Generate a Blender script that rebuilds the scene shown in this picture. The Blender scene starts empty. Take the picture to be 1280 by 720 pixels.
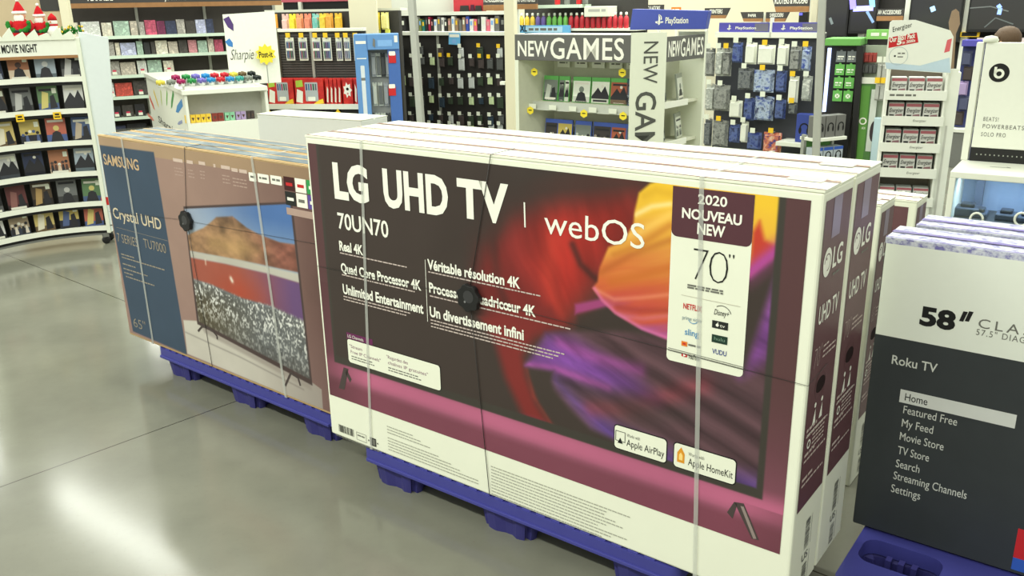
import bpy, bmesh, math, random
import numpy as np
from mathutils import Vector, Matrix

random.seed(7)
sc = bpy.context.scene
COL = sc.collection
PI = math.pi

# ------------------------------------------------------------------ camera, light, exposure
FPX, PITCH, ROLL, CAMH = 1091.9, 0.313, -0.0185, 1.664
cp, sp, cr, sr = math.cos(PITCH), math.sin(PITCH), math.cos(ROLL), math.sin(ROLL)
FW = Vector((0, cp, -sp)); UP0 = Vector((0, sp, cp)); RT0 = Vector((1, 0, 0))
RT = cr * RT0 + sr * UP0
UPV = -sr * RT0 + cr * UP0
CAM = Vector((0, 0, CAMH))
cam = bpy.data.objects.new('camera', bpy.data.cameras.new('camera'))
cam.data.sensor_width = 36.0
cam.data.lens = FPX / 1280.0 * 36.0
cam.data.clip_end = 200
cam.matrix_world = Matrix(((RT.x, UPV.x, -FW.x, 0), (RT.y, UPV.y, -FW.y, 0), (RT.z, UPV.z, -FW.z, CAMH), (0, 0, 0, 1)))
COL.objects.link(cam)
sc.camera = cam

sc.view_settings.view_transform = 'Standard'
sc.view_settings.look = 'None'
sc.view_settings.gamma = 1.0
sc.view_settings.use_curve_mapping = False
sc.view_settings.exposure = 0.0

w = bpy.data.worlds.new('store_ambient'); sc.world = w
w.use_nodes = True
w.node_tree.nodes['Background'].inputs['Color'].default_value = (0.97, 1.0, 0.88, 1)
w.node_tree.nodes['Background'].inputs['Strength'].default_value = 0.80

def tube_light(name, x, y, z, length, width, rz, watts, col=(0.97, 1.0, 0.9)):
    d = bpy.data.lights.new(name, 'AREA'); d.shape = 'RECTANGLE'; d.size = length; d.size_y = width
    d.energy = watts; d.color = col
    o = bpy.data.objects.new(name, d); o.location = (x, y, z); o.rotation_euler = (0, 0, rz)
    COL.objects.link(o); return o
# fluorescent store ceiling tubes; some rows added to brighten carton fronts and back wall
for (x, y, L, rz, wt) in ((-5.6, 10.6, 3.4, math.radians(-38), 66), (-9.0, 13.2, 1.2, math.radians(-38), 40),
                          (-1.0, 4.4, 7.0, math.radians(-37), 130), (3.4, 6.4, 7.0, math.radians(-37), 210),
                          (1.5, 10.5, 8.0, math.radians(-37), 390), (-4.4, 7.6, 4.0, math.radians(28), 130), (-2.6, -0.8, 7.0, math.radians(-37), 330), (-6.0, 2.0, 5.0, math.radians(-37), 240),
                          (6.5, 10.0, 6.0, math.radians(-37), 220), (-9.0, 18.0, 5.0, math.radians(28), 260), (3.0, 17.0, 9.0, 0.0, 520)):
    tube_light('ceiling_tube_and_fill_light', x, y, 5.2, L, 0.28, rz, wt)

# ------------------------------------------------------------------ measuring helpers (photo pixel -> point on a known plane)
def ray(px, py):
    d = FW + (px - 640) / FPX * RT - (py - 360) / FPX * UPV
    return d / d.y
def at_y(px, py, Y): return CAM + ray(px, py) * Y
def at_z(px, py, Z):
    d = ray(px, py); return CAM + d * ((Z - CAMH) / d.z)
class Face:
    """a vertical plane: origin on it, yaw of its horizontal direction"""
    def __init__(s, origin, yaw):
        s.o = Vector(origin); s.yaw = yaw
        s.e = Vector((math.cos(yaw), math.sin(yaw), 0)); s.n = Vector((math.sin(yaw), -math.cos(yaw), 0))
    def uv(s, px, py, d=0.0):
        r = ray(px, py); o = s.o + s.n * d
        t = (o - CAM).dot(s.n) / r.dot(s.n)
        P = CAM + r * t - s.o
        return P.dot(s.e), P.z
    def u(s, px, py): return s.uv(px, py)[0]
    def v(s, px, py): return s.uv(px, py)[1]
    def pt(s, u, v, d=0.0): return s.o + s.e * u + s.n * d + Vector((0, 0, v))
    def off(s, u=0.0, d=0.0): return Face(s.o + s.e * u + s.n * d, s.yaw)
def face_px(px, py, Y, deg):
    P = at_y(px, py, Y); return Face((P.x, P.y, 0), math.radians(deg))

# ------------------------------------------------------------------ materials
def lin(c):
    return tuple(((v / 255) / 12.92 if v / 255 <= 0.04045 else ((v / 255 + 0.055) / 1.055) ** 2.4) for v in c)
def N(nt, t, **kw):
    n = nt.nodes.new(t)
    for k, v in kw.items(): setattr(n, k, v)
    return n
MATS = {}
def mat(name, c, rough=0.55, spec=0.3, metal=0.0, var=0.06, scale=30.0, bump=0.0, emit=None, es=0.0, alpha=None):
    if name in MATS: return MATS[name]
    m = bpy.data.materials.new(name); m.use_nodes = True; nt = m.node_tree
    b = nt.nodes['Principled BSDF']
    l = lin(c)
    b.inputs['Roughness'].default_value = rough; b.inputs['Metallic'].default_value = metal
    b.inputs['Specular IOR Level'].default_value = spec
    tc = N(nt, 'ShaderNodeTexCoord'); no = N(nt, 'ShaderNodeTexNoise'); no.inputs['Scale'].default_value = scale; no.inputs['Detail'].default_value = 3
    nt.links.new(tc.outputs['Object'], no.inputs['Vector'])
    mx = N(nt, 'ShaderNodeMix', data_type='RGBA')
    mx.inputs['A'].default_value = (*[max(0, v * (1 - var)) for v in l], 1)
    mx.inputs['B'].default_value = (*[min(1, v * (1 + var)) for v in l], 1)
    nt.links.new(no.outputs['Fac'], mx.inputs['Factor']); nt.links.new(mx.outputs['Result'], b.inputs['Base Color'])
    if bump:
        bp = N(nt, 'ShaderNodeBump'); bp.inputs['Strength'].default_value = bump; bp.inputs['Distance'].default_value = 0.002
        nt.links.new(no.outputs['Fac'], bp.inputs['Height']); nt.links.new(bp.outputs['Normal'], b.inputs['Normal'])
    if emit:
        b.inputs['Emission Color'].default_value = (*lin(emit), 1); b.inputs['Emission Strength'].default_value = es
    if alpha is not None: b.inputs['Alpha'].default_value = alpha
    MATS[name] = m; return m
def art_mat(name, rough=0.42, spec=0.35):
    m = bpy.data.materials.new(name); m.use_nodes = True; nt = m.node_tree; b = nt.nodes['Principled BSDF']
    a = N(nt, 'ShaderNodeAttribute', attribute_name='art'); nt.links.new(a.outputs['Color'], b.inputs['Base Color'])
    b.inputs['Roughness'].default_value = rough; b.inputs['Specular IOR Level'].default_value = spec
    return m
def cover_mat(name, c1, c2, c3, scale=14.0, rough=0.4):
    """a printed cover: soft-edged patches of three inks, different on every copy"""
    if name in MATS: return MATS[name]
    m = bpy.data.materials.new(name); m.use_nodes = True; nt = m.node_tree; b = nt.nodes['Principled BSDF']
    tc = N(nt, 'ShaderNodeTexCoord'); oi = N(nt, 'ShaderNodeObjectInfo')
    ad = N(nt, 'ShaderNodeVectorMath', operation='ADD'); mu = N(nt, 'ShaderNodeMath', operation='MULTIPLY'); mu.inputs[1].default_value = 37.0
    nt.links.new(oi.outputs['Random'], mu.inputs[0]); nt.links.new(tc.outputs['Object'], ad.inputs[0]); nt.links.new(mu.outputs[0], ad.inputs[1])
    no = N(nt, 'ShaderNodeTexNoise'); no.inputs['Scale'].default_value = scale; no.inputs['Detail'].default_value = 6; no.inputs['Roughness'].default_value = 0.65; no.inputs['Distortion'].default_value = 0.25
    nt.links.new(ad.outputs[0], no.inputs['Vector'])
    r = N(nt, 'ShaderNodeValToRGB'); e = r.color_ramp.elements
    e[0].position = 0.38; e[0].color = (*lin(c1), 1); e[1].position = 0.66; e[1].color = (*lin(c3), 1)
    x = e.new(0.5); x.color = (*lin(c2), 1)
    nt.links.new(no.outputs['Fac'], r.inputs['Fac']); nt.links.new(r.outputs['Color'], b.inputs['Base Color'])
    b.inputs['Roughness'].default_value = rough; b.inputs['Specular IOR Level'].default_value = 0.35
    MATS[name] = m; return m
def glass_mat():
    m = bpy.data.materials.new('clear_glass'); m.use_nodes = True; nt = m.node_tree
    b = nt.nodes['Principled BSDF']; out = nt.nodes['Material Output']
    tr = N(nt, 'ShaderNodeBsdfTransparent'); tr.inputs['Color'].default_value = (0.86, 0.93, 0.95, 1)
    gl = N(nt, 'ShaderNodeBsdfGlossy'); gl.inputs['Roughness'].default_value = 0.03
    mx = N(nt, 'ShaderNodeMixShader'); lw = N(nt, 'ShaderNodeFresnel'); lw.inputs['IOR'].default_value = 1.45
    nt.links.new(lw.outputs[0], mx.inputs[0]); nt.links.new(tr.outputs[0], mx.inputs[1]); nt.links.new(gl.outputs[0], mx.inputs[2])
    nt.links.new(mx.outputs[0], out.inputs['Surface']); nt.nodes.remove(b); MATS['glass'] = m; return m

# ------------------------------------------------------------------ mesh builder
TXT = {}
def text_shape(s, bold=0.0, space=1.0):
    k = (s, bold, space)
    if k in TXT: return TXT[k]
    c = bpy.data.curves.new('lettering', 'FONT'); c.body = s; c.size = 1.0; c.offset = bold; c.space_character = space; c.resolution_u = 3
    o = bpy.data.objects.new('lettering', c); COL.objects.link(o)
    me = bpy.data.meshes.new_from_object(o)
    vs = np.array([(v.co.x, v.co.y) for v in me.vertices]) if len(me.vertices) else np.zeros((0, 2))
    fs = [tuple(p.vertices) for p in me.polygons]
    bpy.data.objects.remove(o); bpy.data.curves.remove(c); bpy.data.meshes.remove(me)
    TXT[k] = (vs, fs); return TXT[k]
CAP = None
def cap_height():
    global CAP
    if CAP is None: v, _ = text_shape('H'); CAP = v[:, 1].max() - v[:, 1].min()
    return CAP

class MB:
    def __init__(s): s.v = []; s.f = []; s.fm = []; s.mats = []; s.M = Matrix.Identity(4); s.fn = None; s.cols = None; s.sm = []
    def mi(s, m):
        if m not in s.mats: s.mats.append(m)
        return s.mats.index(m)
    def add(s, vs, fs, m, smooth=False):
        b = len(s.v); i = s.mi(m)
        for p in vs:
            p = s.fn(*p) if s.fn else p
            q = s.M @ Vector(p); s.v.append((q.x, q.y, q.z))
        for f in fs: s.f.append(tuple(b + k for k in f)); s.fm.append(i); s.sm.append(smooth)
        return s
    def frame(s, o, ux, uy):
        """flat drawing frame: u along ux, v along uy, third axis outward"""
        ux = Vector(ux); uy = Vector(uy); n = ux.cross(uy); o = Vector(o)
        s.M = Matrix(((ux.x, uy.x, n.x, o.x), (ux.y, uy.y, n.y, o.y), (ux.z, uy.z, n.z, o.z), (0, 0, 0, 1))); return s
    def front(s, y=0.0): return s.frame((0, y, 0), (1, 0, 0), (0, 0, 1))
    def plain(s): s.M = Matrix.Identity(4); return s
    def box(s, x0, x1, y0, y1, z0, z1, m):
        v = [(x, y, z) for z in (z0, z1) for y in (y0, y1) for x in (x0, x1)]
        return s.add(v, [(0, 2, 3, 1), (4, 5, 7, 6), (0, 1, 5, 4), (2, 6, 7, 3), (0, 4, 6, 2), (1, 3, 7, 5)], m)
    def poly(s, pts, d, m): return s.add([(u, v, d) for u, v in pts], [tuple(range(len(pts)))], m)
    def rect(s, u0, v0, u1, v1, d, m): return s.poly([(u0, v0), (u1, v0), (u1, v1), (u0, v1)], d, m)
    def rrect(s, u0, v0, u1, v1, r, d, m, n=5):
        pts = []
        for cx, cy, a in ((u1 - r, v0 + r, -PI / 2), (u1 - r, v1 - r, 0), (u0 + r, v1 - r, PI / 2), (u0 + r, v0 + r, PI)):
            for k in range(n + 1): pts.append((cx + r * math.cos(a + PI / 2 * k / n), cy + r * math.sin(a + PI / 2 * k / n)))
        return s.poly(pts, d, m)
    def disc(s, u, v, r, d, m, n=24, ry=None):
        ry = ry or r
        return s.poly([(u + r * math.cos(2 * PI * k / n), v + ry * math.sin(2 * PI * k / n)) for k in range(n)], d, m)
    def ring(s, u, v, r0, r1, d, m, a0=0.0, a1=2 * PI, n=28):
        vs = []; fs = []
        for k in range(n + 1):
            a = a0 + (a1 - a0) * k / n
            vs += [(u + r0 * math.cos(a), v + r0 * math.sin(a), d), (u + r1 * math.cos(a), v + r1 * math.sin(a), d)]
        for k in range(n): fs.append((2 * k, 2 * k + 1, 2 * k + 3, 2 * k + 2))
        return s.add(vs, fs, m)
    def line(s, pts, wd, d, m):
        for (a, b), (c, e) in zip(pts[:-1], pts[1:]):
            L = math.hypot(c - a, e - b) or 1e-6; nx, ny = -(e - b) / L * wd / 2, (c - a) / L * wd / 2
            s.poly([(a - nx, b - ny), (c - nx, e - ny), (c + nx, e + ny), (a + nx, b + ny)], d, m)
        return s
    def text(s, t, u0, v0, m, cap, u1=None, d=0.0, bold=0.0, space=1.0, center=False, shear=0.0):
        vs, fs = text_shape(t, bold, space)
        if not len(vs): return s
        k = cap / cap_height(); x0, x1 = vs[:, 0].min(), vs[:, 0].max()
        kx = (u1 - u0) / (x1 - x0) if u1 is not None else k
        ox = u0 - (kx * (x1 - x0) / 2 if center else 0)
        return s.add([(ox + (x - x0) * kx + shear * y * k, v0 + y * k, d) for x, y in vs], fs, m)
    def words(s, u0, u1, v, h, d, m, rng):
        """an unreadably small line of print: word-long dashes"""
        u = u0
        while u < u1 - h:
            L = min(u1 - u, h * rng.uniform(1.5, 5.5)); s.rect(u, v, u + L, v + h, d, m); u += L + h * 0.7
        return s
    def prism(s, pts, d0, d1, m, smooth=False):
        n = len(pts); vs = [(u, v, d0) for u, v in pts] + [(u, v, d1) for u, v in pts]
        fs = [tuple(range(n - 1, -1, -1)), tuple(range(n, 2 * n))]
        s.add(vs, fs, m); b = len(s.v) - 2 * n; i = s.mi(m)
        for k in range(n):
            j = (k + 1) % n; s.f.append((b + k, b + j, b + n + j, b + n + k)); s.fm.append(i); s.sm.append(smooth)
        return s
    def tube(s, path, r, m, n=8, cap=True):
        path = [Vector(p) for p in path]; vs = []; fs = []
        t0 = (path[1] - path[0]).normalized(); a = Vector((0, 0, 1)) if abs(t0.z) < 0.9 else Vector((1, 0, 0))
        side = t0.cross(a).normalized()
        for i, p in enumerate(path):
            t = (path[min(i + 1, len(path) - 1)] - path[max(i - 1, 0)]).normalized()
            side = (side - t * side.dot(t)).normalized(); up = t.cross(side)
            rr = r[i] if isinstance(r, (list, tuple)) else r
            for k in range(n):
                q = p + (side * math.cos(2 * PI * k / n) + up * math.sin(2 * PI * k / n)) * rr; vs.append(tuple(q))
        for i in range(len(path) - 1):
            for k in range(n): fs.append((i * n + k, i * n + (k + 1) % n, (i + 1) * n + (k + 1) % n, (i + 1) * n + k))
        if cap: fs += [tuple(range(n - 1, -1, -1)), tuple((len(path) - 1) * n + k for k in range(n))]
        return s.add(vs, fs, m, True)
    def lathe(s, prof, m, n=20, c=(0, 0, 0), sq=1.0):
        vs = []; fs = []
        for r, z in prof:
            for k in range(n): vs.append((c[0] + r * math.cos(2 * PI * k / n), c[1] + sq * r * math.sin(2 * PI * k / n), c[2] + z))
        for i in range(len(prof) - 1):
            for k in range(n): fs.append((i * n + k, i * n + (k + 1) % n, (i + 1) * n + (k + 1) % n, (i + 1) * n + k))
        if prof[0][0] > 1e-5: fs.append(tuple(range(n - 1, -1, -1)))
        if prof[-1][0] > 1e-5: fs.append(tuple((len(prof) - 1) * n + k for k in range(n)))
        return s.add(vs, fs, m, True)
    def ball(s, c, r, m, n=14, rz=None, ry=None):
        rz = rz or r
        prof = [(max(1e-4, r * math.sin(PI * k / 8)), -rz * math.cos(PI * k / 8)) for k in range(9)]
        return s.lathe(prof, m, n, c, (ry or r) / r)
    def art(s, u0, v0, u1, v1, nu, nv, d, m, func):
        U, V = np.meshgrid(np.linspace(u0, u1, nu), np.linspace(v0, v1, nv)); C = func(U, V)
        b = len(s.v); s.add([(a, c, d) for a, c in zip(U.ravel(), V.ravel())], [], m)
        i = s.mi(m)
        for r in range(nv - 1):
            for k in range(nu - 1):
                q = b + r * nu + k; s.f.append((q, q + 1, q + nu + 1, q + nu)); s.fm.append(i); s.sm.append(False)
        s.cols = (b, C.reshape(-1, 3)); return s
    def build(s, name, parent=None, bevel=0.0, seg=2):
        me = bpy.data.meshes.new(name); me.from_pydata(s.v, [], s.f)
        for m in s.mats: me.materials.append(m)
        me.polygons.foreach_set('material_index', s.fm); me.polygons.foreach_set('use_smooth', s.sm)
        if s.cols is not None:
            a = me.color_attributes.new('art', 'FLOAT_COLOR', 'POINT'); arr = np.ones((len(s.v), 4), np.float32)
            b, C = s.cols; arr[b:b + len(C), :3] = C; a.data.foreach_set('color', arr.ravel())
        me.update()
        o = bpy.data.objects.new(name, me); COL.objects.link(o)
        if parent: o.parent = parent
        if bevel:
            md = o.modifiers.new('edge', 'BEVEL'); md.width = bevel; md.segments = seg; md.limit_method = 'ANGLE'
        return o

def tag(o, label, cat, group=None):
    o['label'] = label; o['category'] = cat
    if group: o['group'] = group
    return o
def thing(name, label, cat, loc=(0, 0, 0), rz=0.0, group=None):
    o = bpy.data.objects.new(name, None); o.empty_display_size = 0.1; COL.objects.link(o)
    o.location = loc; o.rotation_euler = (0, 0, rz); return tag(o, label, cat, group)
def struct(o): o['kind'] = 'structure'; return o
def dup(root, loc, rz, label, group=None):
    r = root.copy(); COL.objects.link(r); r.location = loc; r.rotation_euler = (0, 0, rz); r['label'] = label
    if group: r['group'] = group
    for ch in list(root.children):
        c = ch.copy(); COL.objects.link(c); c.parent = r
        for g in list(ch.children):
            h = g.copy(); COL.objects.link(h); h.parent = c
    return r
ORD = ['first', 'second', 'third', 'fourth', 'fifth', 'sixth', 'seventh', 'eighth', 'ninth', 'tenth', 'eleventh', 'twelfth', 'thirteenth', 'fourteenth', 'fifteenth', 'sixteenth']
def frm_left(i, n):
    return 'leftmost' if i == 0 else ('rightmost' if i == n - 1 else ORD[i] + ' from left')

# numpy picture helpers for printed artwork
def vnoise(x, y, seed=0):
    xi = np.floor(x).astype(np.int64); yi = np.floor(y).astype(np.int64); fx = x - xi; fy = y - yi
    fx = fx * fx * (3 - 2 * fx); fy = fy * fy * (3 - 2 * fy)
    def h(a, b):
        n = (a * 374761393 + b * 668265263 + seed * 69069) & 0x7fffffff
        n = ((n ^ (n >> 13)) * 1274126177) & 0x7fffffff
        return ((n ^ (n >> 16)) & 0xffff) / 65535.0
    return (h(xi, yi) * (1 - fx) + h(xi + 1, yi) * fx) * (1 - fy) + (h(xi, yi + 1) * (1 - fx) + h(xi + 1, yi + 1) * fx) * fy
def fbm(x, y, seed=0, o=4):
    t = 0; a = 0.5
    for k in range(o): t = t + a * vnoise(x * 2 ** k, y * 2 ** k, seed + k); a *= 0.5
    return t
def pmask(poly, U, V, soft):
    ins = np.zeros(U.shape, bool); dist = np.full(U.shape, 1e9)
    n = len(poly)
    for i in range(n):
        x0, y0 = poly[i]; x1, y1 = poly[(i + 1) % n]
        if y0 != y1:
            c = (y0 > V) != (y1 > V); ins ^= c & (U < (x1 - x0) * (V - y0) / (y1 - y0) + x0)
        dx, dy = x1 - x0, y1 - y0; L = dx * dx + dy * dy + 1e-12
        t = np.clip(((U - x0) * dx + (V - y0) * dy) / L, 0, 1)
        dist = np.minimum(dist, np.hypot(U - x0 - t * dx, V - y0 - t * dy))
    sd = np.where(ins, dist, -dist)
    t = np.clip(sd / soft * 0.5 + 0.5, 0, 1); return t * t * (3 - 2 * t)
def lmask(pts, U, V, wd):
    dist = np.full(U.shape, 1e9)
    for (x0, y0), (x1, y1) in zip(pts[:-1], pts[1:]):
        dx, dy = x1 - x0, y1 - y0; L = dx * dx + dy * dy + 1e-12
        t = np.clip(((U - x0) * dx + (V - y0) * dy) / L, 0, 1); dist = np.minimum(dist, np.hypot(U - x0 - t * dx, V - y0 - t * dy))
    return np.exp(-(dist / wd) ** 2)
def mixc(C, col, m):
    col = np.asarray(col, float)
    return C * (1 - m[..., None]) + col * m[..., None]
def s2l(C):
    C = np.clip(C / 255.0, 0, 1); return np.where(C <= 0.04045, C / 12.92, ((C + 0.055) / 1.055) ** 2.4)

def poster(m, w_, h, cols, rng, y=-.0012):
    """invented cover picture: ground, big figure, smaller figures, title bar, foot line"""
    a, b, c = [mat('poster_%d_%d_%d' % k, k, .4, .35) for k in cols]; lt = mat('poster_title_pale', (222, 220, 206), .4, .35); dk = mat('poster_dark', (38, 38, 42), .4, .35)
    m.front(y); M0 = m.M
    m.rect(-w_, 0, w_, h, 0, a); m.rect(-w_, 0, w_, h * rng.uniform(.2, .42), .0003, c)
    k = rng.randrange(4)
    if k == 0:
        m.disc(0, h * .60, w_ * .30, .0006, b, 14); m.poly([(-w_ * .7, 0), (w_ * .7, 0), (w_ * .4, h * .42), (0, h * .5), (-w_ * .4, h * .42)], .0006, dk)
    elif k == 1:
        for q in range(5): x = -w_ * .75 + w_ * .36 * q; m.disc(x, h * rng.uniform(.36, .56), w_ * .17, .0006, (b, dk, lt)[q % 3], 10); m.poly([(x - w_ * .2, h * .1), (x + w_ * .2, h * .1), (x + w_ * .1, h * .4), (x - w_ * .1, h * .4)], .0006, (dk, b, c)[q % 3])
    elif k == 2:
        m.poly([(-w_, h * .3), (-w_ * .3, h * .72), (w_ * .1, h * .5), (w_ * .5, h * .8), (w_, h * .35), (w_, h * .2), (-w_, h * .2)], .0006, dk); m.disc(w_ * .2, h * .78, w_ * .16, .0005, lt, 12)
    else:
        m.poly([(-w_ * .8, h * .1), (-w_ * .1, h * .16), (w_ * .1, h * .72), (-w_ * .5, h * .8)], .0006, b); m.poly([(w_ * .1, h * .1), (w_ * .85, h * .14), (w_ * .6, h * .66), (w_ * .2, h * .6)], .0006, dk)
    t = rng.choice((.06, .80, .84)); m.rect(-w_ * .8, h * t, w_ * .8, h * (t + .09), .0009, rng.choice((lt, lt, dk))); m.words(-w_ * .6, w_ * .6, h * .03, h * .02, .0009, lt, rng)
    return m

# ------------------------------------------------------------------ common materials
WHITE = mat('white_card', (226, 230, 212), 0.6, 0.25, var=0.03, scale=12)
WPLAST = mat('white_laminate', (232, 234, 220), 0.4, 0.3, var=0.02)
CREAM = mat('cream_paint', (222, 216, 188), 0.7, 0.2, var=0.03, scale=4)
KRAFT = mat('kraft_cardboard', (176, 148, 108), 0.75, 0.15, var=0.1, scale=25)
BLACK = mat('black_plastic', (32, 32, 32), 0.45, 0.3)
DARK = mat('dark_grey_panel', (62, 61, 58), 0.6, 0.25, var=0.08)
GREY = mat('mid_grey_panel', (120, 121, 116), 0.6, 0.25)
STEEL = mat('brushed_grey_steel', (168, 170, 160), 0.38, 0.4, metal=0.25, var=0.06)
INKW = mat('white_ink', (240, 240, 226), 0.5, 0.25, var=0.01)
INKK = mat('black_ink', (28, 28, 28), 0.5, 0.25, var=0.01)
INKG = mat('grey_ink', (112, 112, 104), 0.5, 0.25, var=0.02)
YEL = mat('yellow_tag_paper', (238, 196, 48), 0.55, 0.25, var=0.05)
RED = mat('red_print', (196, 40, 44), 0.5, 0.3)
ORANGE = mat('orange_print', (228, 128, 46), 0.5, 0.3)
WOOD = mat('warm_wood_strip', (158, 116, 76), 0.55, 0.25, var=0.18, scale=18)
STRAP = mat('translucent_white_strap', (206, 208, 200), 0.35, 0.4, var=0.05, alpha=0.48)
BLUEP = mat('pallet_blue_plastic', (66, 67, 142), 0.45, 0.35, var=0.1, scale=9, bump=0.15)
BLUEPD = mat('pallet_blue_plastic_shaded', (56, 54, 116), 0.5, 0.3, var=0.1, scale=9)  # same plastic, darkened: shade of feet and sockets put into the colour
GLASS = glass_mat()

# ================================================================== SETTING
def floor_material():
    m = bpy.data.materials.new('polished_concrete'); m.use_nodes = True; nt = m.node_tree; b = nt.nodes['Principled BSDF']
    g = N(nt, 'ShaderNodeNewGeometry')
    n1 = N(nt, 'ShaderNodeTexNoise'); n1.inputs['Scale'].default_value = 1.3; n1.inputs['Detail'].default_value = 6; n1.inputs['Roughness'].default_value = 0.65
    n2 = N(nt, 'ShaderNodeTexNoise'); n2.inputs['Scale'].default_value = 60; n2.inputs['Detail'].default_value = 2
    for n in (n1, n2): nt.links.new(g.outputs['Position'], n.inputs['Vector'])
    r = N(nt, 'ShaderNodeValToRGB'); e = r.color_ramp.elements
    e[0].position = 0.3; e[0].color = (*lin((110, 110, 98)), 1); e[1].position = 0.72; e[1].color = (*lin((128, 128, 114)), 1)
    nt.links.new(n1.outputs['Fac'], r.inputs['Fac'])
    sp_ = N(nt, 'ShaderNodeMapRange'); sp_.inputs['From Min'].default_value = 0.62; sp_.inputs['From Max'].default_value = 0.8; sp_.inputs['To Max'].default_value = 0.2
    nt.links.new(n2.outputs['Fac'], sp_.inputs['Value'])
    mx = N(nt, 'ShaderNodeMix', data_type='RGBA'); mx.inputs['B'].default_value = (*lin((100, 94, 80)), 1)
    nt.links.new(sp_.outputs[0], mx.inputs['Factor']); nt.links.new(r.outputs['Color'], mx.inputs['A'])
    last = mx.outputs['Result']
    # saw-cut joints
    for (x, y), deg in (((-3.272, 5.805), -40.2), ((-1.909, 2.861), 46.9)):
        a = math.radians(deg); dt = N(nt, 'ShaderNodeVectorMath', operation='DOT_PRODUCT'); dt.inputs[1].default_value = (-math.sin(a), math.cos(a), 0)
        nt.links.new(g.outputs['Position'], dt.inputs[0])
        sb = N(nt, 'ShaderNodeMath', operation='SUBTRACT'); sb.inputs[1].default_value = -math.sin(a) * x + math.cos(a) * y
        ab = N(nt, 'ShaderNodeMath', operation='ABSOLUTE'); lt = N(nt, 'ShaderNodeMath', operation='LESS_THAN'); lt.inputs[1].default_value = 0.0035
        nt.links.new(dt.outputs['Value'], sb.inputs[0]); nt.links.new(sb.outputs[0], ab.inputs[0]); nt.links.new(ab.outputs[0], lt.inputs[0])
        mj = N(nt, 'ShaderNodeMix', data_type='RGBA'); mj.inputs['B'].default_value = (*lin((66, 63, 54)), 1)
        nt.links.new(lt.outputs[0], mj.inputs['Factor']); nt.links.new(last, mj.inputs['A']); last = mj.outputs['Result']
    nt.links.new(last, b.inputs['Base Color'])
    rr = N(nt, 'ShaderNodeMapRange'); rr.inputs['To Min'].default_value = 0.09; rr.inputs['To Max'].default_value = 0.2
    nt.links.new(n1.outputs['Fac'], rr.inputs['Value']); nt.links.new(rr.outputs[0], b.inputs['Roughness'])
    b.inputs['Specular IOR Level'].default_value = 0.5
    return m
struct(MB().box(-16, 16, -3, 22, -0.06, 0, floor_material()).build('floor'))
struct(MB().box(-16, 16, 21, 21.15, 0, 4.2, mat('wall_cream', (232, 226, 198), 0.8, 0.2, var=0.03, scale=2)).build('wall_back'))
# square building column behind the marker shelves
f = face_px(438, 43, 10.95, 6); u1 = f.u(473, 43)
o = struct(MB().box(0, u1, 0, 0.3, 0, 4.2, CREAM).build('trim_1', None, 0.01)); o.location = f.o; o.rotation_euler = (0, 0, f.yaw)

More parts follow.
